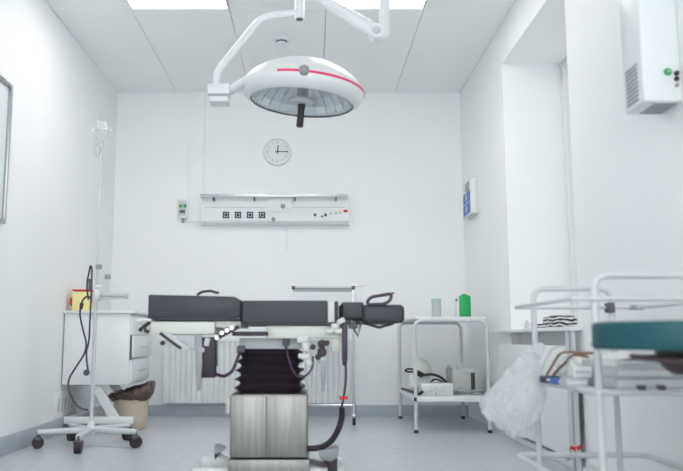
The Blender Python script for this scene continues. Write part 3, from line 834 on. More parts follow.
# brake pedals
for pts, dk in ((((318, 450), (339, 447), (337.5, 457), (331, 461), (320, 458.5)), ((320, 458.5), (331, 461), (337.5, 457), (337, 474), (328, 474), (327, 463))),
                (((214.5, 445.5), (224.5, 449.5), (217, 453.5), (214.2, 452)), ((214.5, 452), (218, 453), (220, 453), (216, 459), (215, 459)))):
    w = [PB(*q) for q in pts]; d = [PB(*q) for q in dk]
    pe = MB().prism([(v.x, v.z) for v in w], py0 - 0.02, py0 + 0.09, 0.002).build('brake_pedal', 'grey', t)
    MB().prism([(v.x, v.z) for v in d], py0 - 0.012, py0 + 0.08, 0.001).build('pedal_bracket', 'black', pe)
q0_, q1_ = PB(216, 456), PB(228, 462)
MB().bar(q0_ + Vector((0, 0.05, 0)), q1_ + Vector((0, 0.05, 0)), 0.014, 0.02).build('pedal_arm', 'lgrey', t)
q0_, q1_ = PB(308, 463), PB(332, 468)
MB().bar(q0_ + Vector((0, 0.05, 0)), q1_ + Vector((0, 0.05, 0)), 0.02, 0.02).build('pedal_arm', 'dgrey', t)
# hand control on the right with cord and red tie
S = lambda px, py, d=0.0: at(px, py, Y0 + d)
a, b2 = S(342, 361), S(347.5, 319)
hc_ = MB().box(a.x, b2.x, Y0 + 0.0, Y0 + 0.03, a.z, b2.z, 0.005).build('hand_control', 'purple', t)
MB().box(a.x + 0.002, b2.x - 0.002, Y0 + 0.004, Y0 + 0.026, a.z - 0.02, a.z + 0.005, 0.006).build('strain_relief', 'black', hc_)
MB().tube(spline([S(345.5, 361), S(346, 375), S(345, 388), S(343.5, 398), S(341.5, 408)]), 0.005, 8).build('thin_cord', 'purple', t)
MB().tube(spline([S(342, 408), S(341.5, 418, 0.02), S(338, 430, 0.03), S(331, 441, 0.05), S(320, 447.5, 0.07), S(306, 448.5, 0.09)]), 0.0125, 12).build('thick_hose', 'black', t)
rt = MB()
k = S(343.5, 398)
for s_ in (-1, 1):
    rt.prism([(k.x, k.z + 0.003), (k.x + s_ * 0.018, k.z + 0.011), (k.x + s_ * 0.016, k.z - 0.008), (k.x, k.z - 0.003)], k.y - 0.006, k.y + 0.006, 0.001)
rt.obox(k, (0.014, 0.016, 0.012), bev=0.003)
rt.build('cord_tie', 'red', t)
# clamps and knobs at the right end
cw = MB()
for px, py, w, h in ((303, 339, 0.05, 0.03), (306, 347, 0.03, 0.04), (304, 356, 0.05, 0.02), (309, 362, 0.026, 0.03), (302, 366, 0.03, 0.014)):
    cw.obox(S(px, py, 0.03), (w, 0.05, h), (0, random.uniform(-0.3, 0.3), 0), 0.006, 3)
cw.build('rail_clamp', 'offwhite', t)
kb = MB()
for px, py, r in ((313, 347, 0.012), (322, 344, 0.018), (327, 343, 0.012), (322, 352, 0.02), (318, 357, 0.013)):
    p = S(px, py, 0.02); kb.lathe([(0, 0.03), (r * 0.8, 0.03), (r, 0.022), (r, 0), (0, 0)], p, RX, 14)
kb.build('clamp_knob', 'black', t)
MB().obox(S(322, 360, 0.02), (0.03, 0.04, 0.03), bev=0.006).build('clamp_block', 'lgrey', t)
a = [S(*q) for q in ((320.5, 360), (326, 360), (325.5, 380), (324, 392), (321.5, 392), (320.8, 378))]
MB().prism([(v.x, v.z) for v in a], Y0 - 0.002, Y0 + 0.01, 0.003).build('clamp_lever', 'grey', t)
MB().tube(spline([S(286, 346, 0.06), S(289, 360, 0.05), S(296, 375, 0.03), S(305, 376, 0.02), S(312, 368, 0.02), S(313, 356, 0.02)]), 0.0045, 8).build('lead', 'purple', t)
k = S(286, 342, 0.07); MB().obox(k, (0.03, 0.03, 0.035), bev=0.006).build('cable_gland', 'dgrey', t)
k = S(241, 349, 0.07); MB().obox(k, (0.035, 0.03, 0.03), bev=0.006).build('cable_gland', 'dgrey', t)
# bracket of the head rest
hb_ = MB(); hb_.tube([S(335, 329), S(350, 322, 0.04)], 0.008, 8); hb_.tube([S(349, 320, 0.04), S(358, 336, 0.04), S(361, 322, 0.04)], 0.006, 8)
hb_.obox(S(353, 326, 0.04), (0.04, 0.04, 0.022), bev=0.005)
hb_.build('head_rest_bracket', 'dgrey', t)
kk = MB()
for px, py in ((335, 326), (341, 321), (338, 331), (330, 331)):
    kk.obox(S(px, py, -0.005), (0.034, 0.03, 0.022), (0, random.uniform(-0.5, 0.5), 0), 0.006)
kk.build('rail_clamp', 'offwhite', t)
fbox('end_post', 331, 352, 340, 336, Y0 + 0.03, Y0 + 0.07, 'cream', 0.004)

# ================================================================== SHELF TABLE BY THE BACK RIGHT CORNER
sx0, sx1, sy0, sy1 = 0.685, 1.165, 5.07, 5.95
zT = at(446, 318.5, sy0).z; zS = at(446, 397, sy0).z
t = thing('shelf_table', ((sx0 + sx1) / 2, (sy0 + sy1) / 2, 0), 'white tubular two tier table in the back right corner', 'table')
for y in (sy0, sy1):
    fr_ = MB().tube(fillet([(sx0, y, 0.015), (sx0, y, zT - 0.012), (sx1, y, zT - 0.012), (sx1, y, 0.015)], 0.06), 0.0125, 14).build('leg_frame', 'wtube', t)
    for x in (sx0, sx1): MB().cyl((x, y, 0), (x, y, 0.02), 0.0145).build('foot_cap', 'black', fr_)
MB().box(sx0 + 0.005, sx1 - 0.005, sy0 - 0.006, sy1 + 0.006, zT - 0.004, zT + 0.012, 0.004).build('tabletop', 'white', t)
MB().box(sx0 + 0.01, sx1 - 0.01, sy0 + 0.01, sy1 - 0.01, zS - 0.012, zS, 0.003).build('lower_shelf', 'white', t)
sr = MB()
sr.box(sx0 - 0.004, sx1 + 0.004, sy0 - 0.012, sy0 + 0.002, zS - 0.03, zS - 0.002, 0.003)
sr.box(sx0 - 0.006, sx0 + 0.008, sy0, sy1, zS - 0.03, zS - 0.002, 0.003).box(sx1 - 0.008, sx1 + 0.006, sy0, sy1, zS - 0.03, zS - 0.002, 0.003)
sr.build('shelf_rim', 'white', t)
MB().obox((sx0 - 0.004, sy0 - 0.016, zS - 0.014), (0.018, 0.02, 0.024), bev=0.004).build('corner_clip', 'black', t)
zT += 0.0125
zS += 0.0012
# --- on the top
k = at(436.5, 315, 5.35)
j = thing('storage_jar', (k.x, 5.35, zT), 'small clear jar with pale green bands on the corner table', 'jar')
MB().lathe([(0, 0.002), (0.029, 0.0), (0.032, 0.006), (0.032, 0.118), (0.028, 0.118), (0.028, 0.008), (0, 0.006)], (k.x, 5.35, zT), None, 28).build('glass_body', 'frost', j)
MB().lathe([(0, 0.132), (0.03, 0.132), (0.034, 0.126), (0.034, 0.116), (0, 0.116)], (k.x, 5.35, zT), None, 28).build('lid', 'lgreen', j)
MB().lathe([(0.0325, 0.004), (0.034, 0.004), (0.034, 0.013), (0.0325, 0.013), (0.0325, 0.004)], (k.x, 5.35, zT), None, 28).build('base_band', 'lgreen', j)
g0, g1 = at(460, 316, 5.3), at(470.5, 292, 5.3)
hgt = g1.z - g0.z
j = thing('disinfectant_box', ((g0.x + g1.x) / 2, 5.34, zT), 'green dispenser box with a gabled top on the corner table', 'dispenser box')
xm = (g0.x + g1.x) / 2
MB().prism([(g0.x, zT), (g1.x, zT), (g1.x, zT + hgt - 0.02), (xm - 0.006, zT + hgt), (g0.x, zT + hgt - 0.022)], 5.3, 5.38, 0.002).build('green_front', 'green', j)
MB().prism([(g0.x - 0.016, zT), (g0.x - 0.0005, zT), (g0.x - 0.0005, zT + hgt - 0.024), (g0.x - 0.016, zT + hgt - 0.028)], 5.31, 5.39, 0.002).build('white_side', 'white', j)
kz = at(456.5, 300, 5.3); MB().lathe([(0, 0.01), (0.007, 0.01), (0.008, 0), (0, 0)], (kz.x, 5.305, kz.z), RX, 14).build('knob', 'dgrey', j)
# --- on the lower shelf
q0, q1 = at(422, 396.5, 5.16), at(453, 384.5, 5.16)
j = thing('control_unit', ((q0.x + q1.x) / 2, 5.27, zS), 'flat white control unit with faint dials on the lower shelf of the corner table', 'control unit')
uz = zS + (q1.z - q0.z)
MB().box(q0.x, q1.x, 5.16, 5.4, zS, uz, 0.005).build('case', 'plastic', j)
MB().box(q0.x + 0.008, q1.x - 0.008, 5.157, 5.164, zS + 0.012, uz - 0.01, 0.002).build('front_panel', 'offwhite', j)
for px, py, w, h in ((430, 391, 0.03, 0.012), (436, 389, 0.012, 0.012), (443, 388.5, 0.03, 0.006), (443, 391.5, 0.03, 0.006)):
    k = at(px, py, 5.157); MB().obox((k.x, 5.157, k.z), (w, 0.006, h)).build('dial', 'lgrey', j, smooth=False)
k = at(436, 394, 5.157); MB().lathe([(0, 0.006), (0.006, 0.006), (0.006, 0), (0, 0)], (k.x, 5.157, k.z), RX, 12).build('socket', 'grey', j)
q0, q1 = at(453, 392, 5.5), at(471, 372, 5.5)
j = thing('suction_unit', ((q0.x + q1.x) / 2, 5.56, zS), 'upright white suction unit with nozzles on the lower shelf of the corner table', 'suction unit')
hh = q1.z - q0.z
sz = zS + hh + 0.015
MB().box(q0.x, q1.x, 5.5, 5.64, zS, sz, 0.01, 3).build('body', 'offwhite', j)
MB().box(q0.x + 0.02, q1.x - 0.015, 5.495, 5.505, zS + 0.035, sz - 0.035, 0.004).build('front_window', 'cream', j)
MB().box(q1.x + 0.001, q1.x + 0.035, 5.53, 5.64, zS, sz - 0.015, 0.008).build('side_battery', 'dgrey', j)
MB().box(q0.x + 0.05, q1.x + 0.03, 5.51, 5.6, sz - 0.02, sz + 0.006, 0.005).build('top_ledge', 'plastic', j)
for px, top, mm in ((457, 365, 'lgrey'), (463, 366.5, 'plastic'), (461, 363, 'plastic')):
    k = at(px, top, 5.55); MB().cyl((k.x, 5.55, sz - 0.01), (k.x, 5.55, k.z), 0.013, 0.008, 14).build('nozzle', mm, j)
k0, k1 = at(447.5, 392, 5.58), at(452.5, 368, 5.58)
j = thing('grey_canister', ((k0.x + k1.x) / 2, 5.6, zS), 'narrow grey canister beside the suction unit on the lower shelf', 'canister')
MB().box(k0.x, k1.x, 5.58, 5.64, zS, zS + (k1.z - k0.z), 0.008).build('can_body', 'grey', j)
MB().box(k0.x + 0.006, k1.x - 0.006, 5.59, 5.63, zS + (k1.z - k0.z) - 0.002, zS + (k1.z - k0.z) + 0.02, 0.004).build('cap', 'lgrey', j)
# cream mask leaning
j = thing('breathing_mask', at(421, 385, 5.45), 'cream breathing mask resting above black hoses on the lower shelf', 'breathing mask')
mk = MB()
c0 = at(423, 367, 5.45)
ROm = Euler((0.5, math.radians(38), 0)).to_matrix()
mk.lathe([(0.075, -0.02), (0.08, -0.012), (0.07, 0.012), (0.048, 0.035), (0.02, 0.045), (0, 0.046)], c0, ROm, 28)
mk.build('shell', 'cream', j)
MB().lathe([(0.072, -0.03), (0.084, -0.022), (0.082, -0.012), (0.072, -0.012), (0.072, -0.03)], c0, ROm, 28).build('cushion_rim', 'offwhite', j)
b0 = at(420, 396, 5.5)
MB().box(b0.x - 0.07, b0.x + 0.09, 5.44, 5.6, zS, c0.z - 0.06, 0.012, 3).build('stand_block', 'plastic', j)
# black hoses
D = lambda px, py, y=5.3: at(px, py, y)
j = thing('anaesthetic_hoses', D(430, 392), 'tangled black hoses with connectors on the lower shelf of the corner table', 'hoses')
MB().tube(spline([D(q_, w_, 5.8) for q_, w_ in ((405, 371), (407, 369.2), (411, 369), (416, 369.5), (416, 371.5), (409, 371.8), (405, 371))]), 0.007, 8).build('hose', 'black', j)
MB().tube(spline([D(418, 374), D(423, 375), D(432, 374.5), D(440, 377), D(446, 382), D(449, 388, 5.42), D(447, 389.5, 5.45)]), 0.009, 8).build('hose', 'black', j)
MB().tube(spline([D(430, 383.5, 5.36), D(434, 379.5), D(439, 380), D(445, 384, 5.42), D(446, 389, 5.45)]), 0.006, 8).build('hose', 'black', j)
MB().tube([D(417, 372.5), D(423, 375.5)], [0.02, 0.017], 14).build('connector', 'black', j)
j = thing('grey_tubing', D(465, 394), 'coils of grey tubing lying in front of the suction unit', 'tubing')
def on_shelf(px, y, zz): v = at(px, 394, y); v.z = zS + zz; return v
for k_ in range(3):
    pts = [on_shelf(454 + 2 * k_, 5.3 + 0.03 * k_, 0.012), on_shelf(460, 5.22 + 0.04 * k_, 0.02 + 0.008 * k_), on_shelf(468 + k_, 5.3, 0.012), on_shelf(476, 5.24 + 0.05 * k_, 0.024), on_shelf(483, 5.33 + 0.03 * k_, 0.012)]
    MB().tube(spline(pts), 0.010, 8).build('tube', 'grey' if k_ != 1 else 'lgrey', j)
k = at(415.5, 396, 5.22)
j = thing('blue_bottle', (k.x, 5.22, zS), 'little dark blue bottle by the left post of the corner table', 'bottle')
MB().lathe([(0, 0), (0.016, 0), (0.017, 0.004), (0.017, 0.05), (0.009, 0.06), (0, 0.06)], (k.x, 5.22, zS), None, 20).build('bottle_body', 'navy', j)
MB().lathe([(0, 0.056), (0.01, 0.056), (0.01, 0.076), (0, 0.076)], (k.x, 5.22, zS), None, 16).build('cap', 'pblue', j)
j = thing('flat_cable', on_shelf(404, 5.5, 0.01), 'dark cable lying along the left edge of the lower shelf', 'cable')
MB().tube(spline([on_shelf(402, 5.7, 0.01), on_shelf(406, 5.55, 0.014), on_shelf(413, 5.35, 0.01), on_shelf(419, 5.16, 0.012), on_shelf(423, 5.13, 0.03)]), 0.009, 8).build('cable_run', 'black', j)

# ================================================================== RIGHT WALL
# dispenser with blue label
t = thing('soap_dispenser', (XR, 5.8, 1.26), 'white wall dispenser with a blue label on the right wall', 'dispenser')
q0, q1 = at(464.5, 216, 5.92), at(471, 183, 5.92)
zz0, zz1 = at(471, 217, 5.8).z, at(471, 182, 5.8).z
xf = 1.207
MB().box(xf, XR, 5.64, 5.96, zz0 + 0.004, zz1, 0.006).build('case', 'plastic', t)
MB().box(xf - 0.006, XR, 5.6, 5.9, zz0 - 0.006, zz0 + 0.006, 0.003).build('drip_tray', 'lgrey', t)
zl = lambda py: at(468, py, 5.82).z
for pa, pb_ in ((193.5, 203.5), (204.5, 215)):
    lb_ = MB().box(xf - 0.003, xf + 0.004, 5.68, 5.92, zl(pb_), zl(pa), 0.001).build('label', 'blue', t, smooth=False)
    MB().lathe([(0, 0.002), (0.028, 0.002), (0.028, 0), (0, 0)], (xf - 0.003, 5.8, (zl(pa) + zl(pb_)) / 2), Euler((0, -PI / 2, 0)).to_matrix(), 16).build('label_print', 'pblue', lb_)
MB().box(xf - 0.008, xf + 0.004, 5.7, 5.82, zl(192.5), zl(184.5), 0.002).build('pump_lever', 'grey', t)

# air cleaner
ax0 = at(641, 50, 2.47).x
az0 = 1.40
Ya, Yb_ = 2.47, 2.63
t = thing('air_cleaner', (XR, 2.55, az0), 'tall white air cleaner cabinet with green button high on the right wall', 'air cleaner')
MB().box(ax0, XR, Ya, Yb_, az0, 2.4, 0.008, 3).build('cabinet', 'plastic', t)
zv0, zv1 = at(632, 104, 2.55).z, at(632, 70, 2.55).z
gv = MB()
for i in range(9):
    z = zv0 + (zv1 - zv0) * i / 8
    gv.box(ax0 - 0.003, ax0 + 0.004, Ya + 0.035, Yb_ - 0.03, z, z + (zv1 - zv0) / 12, 0.001)
gv.build('side_grille', 'grey', t)
bg = MB()
for i in range(5):
    bg.box(ax0 + 0.045 + i * 0.016, ax0 + 0.055 + i * 0.016, Ya + 0.02, Yb_ - 0.02, az0 - 0.003, az0 + 0.003)
bg.build('bottom_grille', 'grey', t)
def front_knob(name, px, py, r, m, h=0.01):
    k = at(px, py, Ya)
    return MB().lathe([(0, h), (r * 0.7, h), (r, h * 0.6), (r, 0), (0, 0)], (k.x, Ya, k.z), RX, 24).build(name, m, t)
gb = front_knob('power_button', 667.5, 72, 0.0125, 'green')
k = at(667.5, 72, Ya); MB().lathe([(0, 0.0125), (0.005, 0.0125), (0.006, 0.0095), (0, 0.0095)], (k.x, Ya, k.z), RX, 16).build('button_lens', 'lgreen', gb)
front_knob('switch_knob', 676.3, 73.5, 0.0085, 'black'); front_knob('switch_knob', 676.3, 79, 0.0085, 'black'); front_knob('indicator', 676.6, 85.5, 0.006, 'grey')

# flat panel radiator under the sill
t = thing('panel_radiator', (1.24, 4.25, 0), 'flat white panel radiator under the window sill', 'radiator')
MB().box(1.2, 1.225, 3.63, 4.92, 0.058, 0.575, 0.006).build('front_panel', 'white', t)
MB().box(1.205, 1.246, 3.65, 4.91, 0.52, 0.56, 0.003).build('convector_fins', 'lgrey', t)
for y in (3.75, 4.7): MB().box(1.21, 1.246, y - 0.02, y + 0.02, 0.03, 0.5, 0.003).build('bracket', 'white', t)
for y in (3.63, 4.905): MB().box(1.203, 1.246, y, y + 0.015, 0.06, 0.57, 0.003).build('side_cover', 'white', t)
# riser pipes with red valve
t = thing('heating_pipe', (1.21, 3.58, 0), 'grey heating pipe with a red valve beside the panel radiator', 'pipe')
MB().cyl((1.207, 3.60, 0.0), (1.207, 3.60, NZ0), 0.014).build('riser', 'lgrey', t)
MB().cyl((1.217, 3.56, 0.0), (1.217, 3.56, NZ0), 0.012).build('riser', 'lgrey', t)
k = at(577, 449, 3.57)
vv = MB(); vv.obox((1.198, 3.57, k.z + 0.003), (0.03, 0.02, 0.016), (0, 0.4, 0), 0.004); vv.obox((1.216, 3.55, k.z + 0.01), (0.024, 0.02, 0.016), (0, -0.7, 0), 0.004)
vv.build('valve_handle', 'red', t)
MB().lathe([(0, 0.02), (0.018, 0.02), (0.018, -0.02), (0, -0.02)], (1.207, 3.6, k.z - 0.022), None, 16).build('valve_body', 'chrome', t)

# things on the sill
zsl = NZ0 + 0.02
q0, q1 = at(553, 325, 3.82), at(576.5, 314, 3.82)
j = thing('striped_pouch', ((q0.x + q1.x) / 2, 3.9, zsl), 'soft black and white striped pouch on the window sill', 'pouch')
pm = MB()
n = 20
xa, xb_ = q0.x, q1.x
for i in range(1):
    prof = []
b = bmesh.new()
bmesh.ops.create_cube(b, size=1)
bmesh.ops.subdivide_edges(b, edges=list(b.edges), cuts=7, use_grid_fill=True)
for v in b.verts:
    c = v.co.copy(); s_ = c * 2
    m_ = 1 - 0.35 * (max(abs(s_.x), abs(s_.y)) ** 3) * (0.5 + 0.5 * (1 if s_.z > 0 else 0))
    z = (c.z * m_ + 0.5) * 0.062
    v.co = Vector(((xa + xb_) / 2 + c.x * (xb_ - xa), 3.9 + c.y * 0.16, zsl + z))
    if c.z > -0.49: v.co.z += 0.006 * noise.noise(v.co * 25)
pm._merge(b)
pm.build('pouch_body', 'zebra', j)
MB().tube([(xa + 0.01, 3.83, zsl + 0.05), (xb_ - 0.01, 3.83, zsl + 0.054)], 0.003, 6).build('zip', 'dgrey', j)
q0, q1 = at(538, 325, 4.15), at(552, 320, 4.15)
tag(MB().box(q0.x, q1.x, 4.13, 4.22, zsl, zsl + 0.024, 0.009, 3).build('striped_cloth', 'zebra'), 'small folded striped cloth left of the pouch on the sill', 'cloth')
for (px, yv, l) in ((527, 4.36, 'clear little vial left of the striped cloth on the sill, the leftmost one'), (533.5, 4.27, 'clear little vial right beside the striped cloth on the sill')):
    k = at(px, 325, yv)
    j = thing('glass_vial', (k.x, yv, zsl), l, 'vial', 'vials on the window sill')
    MB().lathe([(0, 0), (0.014, 0), (0.015, 0.003), (0.015, 0.03), (0.008, 0.036), (0, 0.036)], (k.x, yv, zsl), None, 18).build('vial_body', 'frost', j)
    MB().lathe([(0, 0.034), (0.009, 0.034), (0.009, 0.046), (0, 0.046)], (k.x, yv, zsl), None, 14).build('cap', 'lgrey', j)

# ================================================================== TROLLEY
TX0, TX1, TY0, TY1 = 0.808, 1.092, 2.17, 2.77
ZB, ZM, ZR, ZH = 0.2, 0.462, 0.722, 0.79
OX0, OX1 = 0.74, 1.19
t = thing('instrument_trolley', (0.96, 2.47, 0), 'white tubular two tier trolley in the right foreground', 'trolley')
r_ = 0.0105
for y in (TY0, TY1):
    MB().tube(fillet([(TX0, y, 0.085), (TX0, y, ZH), (TX1, y, ZH), (TX1, y, 0.085)], 0.045, 8), r_, 14).build('hoop', 'wtube', t)
    for x in (TX0, TX1):
        c = MB(); c.cyl((x, y, 0.1), (x, y, 0.07), 0.009); c.obox((x, y, 0.07), (0.034, 0.04, 0.024), bev=0.006)
        c = c.build('caster', 'grey', t); MB().cyl((x - 0.012, y, 0.035), (x + 0.012, y, 0.035), 0.035, seg=20).build('wheel', 'black', c)
def loop(x0, x1, y0, y1, z, r=0.05): return fillet([(x0, y0, z), (x1, y0, z), (x1, y1, z), (x0, y1, z)], r, 8, closed=True)
MB().tube(loop(OX0, OX1, TY0 - 0.01, TY1 + 0.01, ZR, 0.04), 0.0065, 12, closed=True).build('top_rail', 'wtube', t)
MB().tube(loop(OX0 - 0.01, OX1, TY0 - 0.02, TY1 + 0.01, ZB, 0.05), 0.0105, 12, closed=True).build('bottom_rail', 'wtube', t)
MB().tube(loop(TX0 - 0.012, TX1 + 0.07, TY0 - 0.02, TY1 + 0.01, ZM, 0.06), 0.010, 12, closed=True).build('middle_rail', 'wtube', t)
MB().box(TX0 - 0.008, TX1 + 0.066, TY0 - 0.016, TY1 + 0.006, ZM - 0.003, ZM + 0.004, 0.002).build('middle_shelf', 'white', t)
# cross bars tying rails to hoops
for y in (TY0, TY1):
    MB().tube([(OX0, y, ZR), (OX1, y, ZR)], 0.006, 8).build('cross_bar', 'wtube', t)
    MB().tube([(OX0, y, ZB), (OX1, y, ZB)], 0.007, 8).build('cross_bar', 'wtube', t)
k = at(611, 307, TY1 - 0.02)
MB().box(k.x - 0.012, k.x + 0.012, TY1 - 0.03, TY1 + 0.015, k.z - 0.02, k.z + 0.016, 0.004).build('clamp', 'dgrey', t)
for px in (633, 640):
    k = at(px, 307, TY1); MB().box(k.x - 0.011, k.x + 0.011, TY1 - 0.01, TY1 + 0.02, ZR - 0.009, ZR + 0.009, 0.003).build('clip', 'grey', t)
for px in (641, 661):
    k = at(px, 388, TY0 - 0.02); MB().box(k.x - 0.01, k.x + 0.01, TY0 - 0.031, TY0 - 0.01, k.z - 0.006, k.z + 0.008, 0.002).build('clip', 'dgrey', t)
zs_ = ZM + 0.005
# stack on the middle shelf
def slab(name, x0, x1, y0, y1, z0, z1, m, label, cat, edge=None):
    j = thing(name, ((x0 + x1) / 2, (y0 + y1) / 2, z0), label, cat)
    MB().box(x0, x1, y0, y1, z0, z1, 0.004).build('cover', m, j)
    MB().box(x0 + 0.006, x1 - 0.006, y0 - 0.0012, y0 + 0.002, z0 + 0.006, z1 - 0.006).build('page_block' if edge else 'front_label', edge or 'paper', j, smooth=False)
    return j
z = zs_
slab('flat_box', 0.862, 1.138, 2.19, 2.52, z, z + 0.032, 'pgrey', 'wide grey flat box at the bottom of the trolley stack', 'box'); z += 0.032
slab('document_box', 0.868, 1.122, 2.2, 2.5, z, z + 0.026, 'lgrey', 'light grey document box second from the bottom of the trolley stack', 'box'); z += 0.026
slab('paper_pad', 0.872, 1.108, 2.21, 2.48, z, z + 0.022, 'paper', 'white pad of paper third from the bottom in the trolley stack', 'paper pad', 'pgrey'); z += 0.022
j = thing('folded_sheet', (0.98, 2.34, z), 'curved white sheet lying on top of the trolley stack', 'paper sheet')
fs = MB()
pts = [(0.88 + i * 0.02, z + 0.003 + 0.018 * math.sin(i / 11 * PI) ** 2) for i in range(12)]
fs.prism(pts + [(x, zz - 0.002) for x, zz in reversed(pts)], 2.23, 2.46)
fs.build('sheet', 'paper', j)
# amber tubes and blue packets at its left
W = lambda px, py, y: at(px, py, y)
for i, (pts, l, m_) in enumerate((
    (((544, 380, 2.62), (552, 366, 2.58), (560, 354, 2.52), (570, 352, 2.45), (580, 353, 2.4), (596, 353, 2.36)), 'amber rubber tube arching over the left end of the trolley shelf, highest one', 'amber'),
    (((548, 382, 2.58), (556, 372, 2.54), (566, 362, 2.48), (574, 355, 2.42), (588, 357, 2.38)), 'amber rubber tube running under the arching one on the trolley shelf', 'amber'),
    (((541, 378, 2.66), (544, 364, 2.64), (552, 350, 2.58), (562, 347, 2.52), (569, 357, 2.46), (566, 372, 2.42), (560, 383, 2.4)), 'clear looped tube at the left corner of the trolley shelf', 'frost'))):
    tag(MB().tube(spline([W(*p) for p in pts]), 0.0045 if m_ == 'amber' else 0.0035, 8).build('rubber_tube', m_), l, 'tube', 'tubes on the trolley shelf')
for i, (px0, py0, px1, py1, y, m_, l) in enumerate((
    (545, 385, 562, 378, 2.5, 'navy', 'navy blue packet at the left front of the trolley shelf'),
    (556, 384, 572, 378, 2.42, 'blue', 'blue packet leaning by the trolley stack'),
    (566, 386, 588, 377, 2.3, 'pgrey', 'pale grey packet nearest the grey flat box on the trolley'),
    (574, 377, 592, 366, 2.34, 'paper', 'small white carton on the pale grey packet beside the trolley stack'))):
    a, b2 = W(px0, py0, y), W(px1, py1, y)
    hgt = b2.z - a.z
    zb_ = zs_ if i < 3 else zs_ + (W(566, 377, 2.3).z - W(566, 386, 2.3).z)
    x1_ = min(b2.x, 0.858)
    j = thing('packet' if i < 3 else 'carton', ((a.x + x1_) / 2, y + 0.03, zb_), l, 'packet' if i < 3 else 'carton')
    MB().box(a.x, x1_, y, y + 0.06, zb_, zb_ + hgt, 0.003).build('wrapper', m_, j)
    MB().box(a.x + 0.006, x1_ - 0.006, y - 0.001, y + 0.002, zb_ + hgt * 0.35, zb_ + hgt * 0.65).build('label', 'paper' if i < 3 else 'pgrey', j, smooth=False)

cw_ = at(582, 366, 2.6)
b = bmesh.new(); bmesh.ops.create_icosphere(b, subdivisions=4, radius=1.0)
for v in b.verts:
    n_ = v.co.copy()
    d = 1 + 0.5 * abs(noise.noise(n_ * 2.2)) - 0.25 * abs(noise.noise(n_ * 6))
    v.co = Vector((0.89 + n_.x * 0.05 * d, 2.62 + n_.y * 0.06 * d, max(zs_, zs_ + 0.045 + n_.z * 0.048 * d)))
wm_ = MB(); wm_._merge(b)
tag(wm_.build('wrapping', 'paper'), 'crumpled white wrapping behind the amber tubes on the trolley shelf', 'wrapping')
# plastic bag hung on the trolley's left side
c = at(513, 396, 2.62)
bgm = MB()
b = bmesh.new()
bmesh.ops.create_icosphere(b, subdivisions=5, radius=1.0)
for v in b.verts:
    n_ = v.co.copy()
    f_ = (n_.z + 1) / 2                       # 0 bottom, 1 top
    w = 1.0
    if f_ > 0.55: w = 1 - 0.6 * ((f_ - 0.55) / 0.45) ** 1.1
    x = n_.x * 0.092 * w; y = n_.y * 0.10 * w; z = n_.z * 0.15
    x += 0.085 * max(0, f_ - 0.3)            # neck leans to the rail
    x -= 0.024 * math.exp(-((f_ - 0.36) / 0.2) ** 2) * (1 if n_.x < 0 else 0.2)
    z += 0.035 * max(0, 0.5 - f_) * (1 - n_.x)
    p = Vector((x, y, z))
    d = 0.020 * noise.noise(Vector((n_.x * 1.6, n_.y * 1.6, n_.z * 1.4 + 3))) + 0.030 * abs(noise.noise(Vector((n_.x * 3.2 + n_.z, n_.y * 3.2, n_.z * 1.2)))) + 0.016 * abs(noise.noise(Vector((n_.x * 8 - 2 * n_.z, n_.y * 8, n_.z * 3)))) - 0.012
    v.co = c + p + n_ * d
bgm._merge(b)
t = thing('plastic_bag', (c.x, c.y, c.z - 0.16), 'white translucent plastic bag hanging on the left side of the trolley', 'plastic bag')
bgm.build('bag_body', 'bag', t)
n0 = at(536, 356, 2.62)
MB().tube(spline([n0, (n0.x + 0.02, 2.64, n0.z + 0.03), (TX0 - 0.005, 2.7, n0.z + 0.02), (TX0 - 0.012, 2.75, n0.z - 0.01)]), [0.02, 0.008], 10).build('handle_loop', 'bag', t)

# ================================================================== TEAL STOOL
sc_ = Vector((0.928, 1.86, 0))
zs0, zs1 = at(600, 350, 1.8).z, at(600, 321.5, 1.8).z
t = thing('swivel_stool', (sc_.x, sc_.y, 0), 'teal upholstered stool in the right foreground before the trolley', 'stool')
R = 0.232
MB().lathe([(0, zs0), (R - 0.008, zs0), (R - 0.002, zs0 + 0.003), (R, zs0 + 0.01), (R, zs1 - 0.01), (R - 0.002, zs1 - 0.003), (R - 0.008, zs1), (0, zs1 + 0.003)], sc_, None, 72).build('seat', 'teal', t)
pk = [(sc_.x + (R + 0.0005) * math.cos(2 * PI * i / 72), sc_.y + (R + 0.0005) * math.sin(2 * PI * i / 72), zs0 + 0.012) for i in range(72)]
MB().tube(pk, 0.003, 6, closed=True).build('piping', 'teal', t)
MB().lathe([(0, zs0), (0.088, zs0), (0.088, zs0 - 0.014), (0.072, zs0 - 0.045), (0.05, zs0 - 0.06), (0, zs0 - 0.06)], sc_, None, 32).build('seat_bracket', 'teal_dark', t)
k0 = at(631, 357, 1.72)
MB().tube([(sc_.x - 0.05, 1.78, zs0 - 0.022), (k0.x + 0.03, 1.73, zs0 - 0.016), (k0.x, 1.72, zs0 - 0.012)], [0.012, 0.008, 0.006], 10).build('height_lever', 'teal_dark', t)
MB().cyl(sc_ + Vector((0, 0, 0.06)), sc_ + Vector((0, 0, zs0 - 0.06)), 0.014).build('gas_column', 'chrome', t)
zc_ = at(677, 433, 1.83).z
MB().lathe([(0, zc_), (0.026, zc_), (0.029, zc_ - 0.006), (0.029, 0.08), (0, 0.08)], sc_, None, 24).build('column_cover', 'black', t)
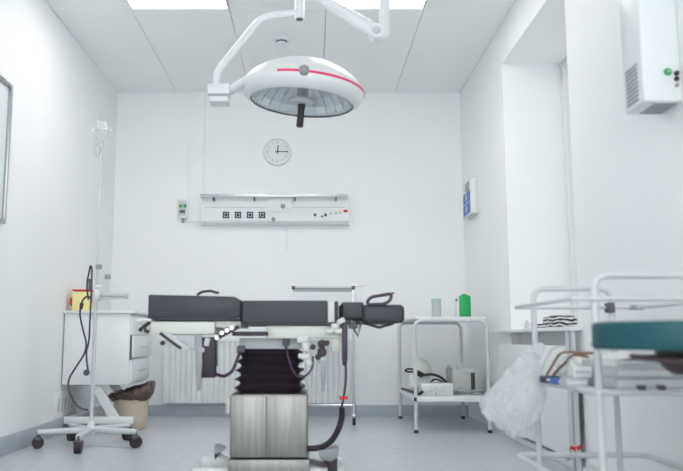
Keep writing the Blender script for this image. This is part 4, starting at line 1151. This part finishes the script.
for k_ in range(5):
    a = math.radians(20 + 72 * k_); d = Vector((math.cos(a), math.sin(a), 0))
    lg = MB().tube([sc_ + Vector((0, 0, 0.09)), sc_ + d * 0.22 + Vector((0, 0, 0.066))], [0.02, 0.013], 12).build('leg', 'black', t)
    w = sc_ + d * 0.21
    MB().tube([w + Vector((-d.y, d.x, 0)) * -0.012 + Vector((0, 0, 0.028)), w + Vector((-d.y, d.x, 0)) * 0.012 + Vector((0, 0, 0.028))], 0.028, 18).build('wheel', 'dgrey', lg)
    MB().cyl(w + Vector((0, 0, 0.03)), w + Vector((0, 0, 0.07)), 0.007).build('caster_pin', 'grey', lg)

# ================================================================== CAMERA, WORLD, VIEW
cam = bpy.data.cameras.new('camera'); co = bpy.data.objects.new('camera', cam); C.objects.link(co)
cam.sensor_fit = 'HORIZONTAL'; cam.sensor_width = 36.0; cam.lens = F / 683.0 * 36.0
cam.shift_x = (341.5 - CX) / 683.0
cam.clip_start = 0.05
co.location = (0, 0, HC); co.rotation_euler = (PI / 2 + TH, 0, 0)
cam.dof.use_dof = True; cam.dof.focus_distance = 5.6; cam.dof.aperture_fstop = 2.6; cam.dof.aperture_blades = 0
sc = bpy.context.scene
sc.camera = co
w = bpy.data.worlds.new('daylight'); sc.world = w; w.use_nodes = True
bgn = w.node_tree.nodes['Background']
bgn.inputs['Color'].default_value = (1.0, 1.0, 1.0, 1); bgn.inputs['Strength'].default_value = 0.75
def area(name, loc, rot, sx, sy, power, portal=True):
    l = bpy.data.lights.new(name, 'AREA'); l.shape = 'RECTANGLE'; l.size = sx; l.size_y = sy; l.energy = power
    l.cycles.is_portal = portal
    l.color = (1.0, 0.995, 0.985)
    o = bpy.data.objects.new(name, l); C.objects.link(o); o.location = loc; o.rotation_euler = rot
    return o
area('portal_niche', (NX + 0.06, 4.17, 1.52), (0, PI / 2, 0), 1.7, 1.15, 1)
area('rear_fill', ((WX0 + WX1) / 2, YN - 0.03, (WZ0 + WZ1) / 2), (PI / 2, 0, 0), WX1 - WX0, WZ1 - WZ0, 40, False)  # fill light added at the unseen rear window
vs = sc.view_settings
vs.view_transform = 'Standard'; vs.look = 'None'; vs.exposure = 0.39; vs.gamma = 1.0; vs.use_curve_mapping = False
sc.cycles.max_bounces = 12; sc.cycles.diffuse_bounces = 8; sc.cycles.transparent_max_bounces = 12
sc.cycles.use_denoising = True
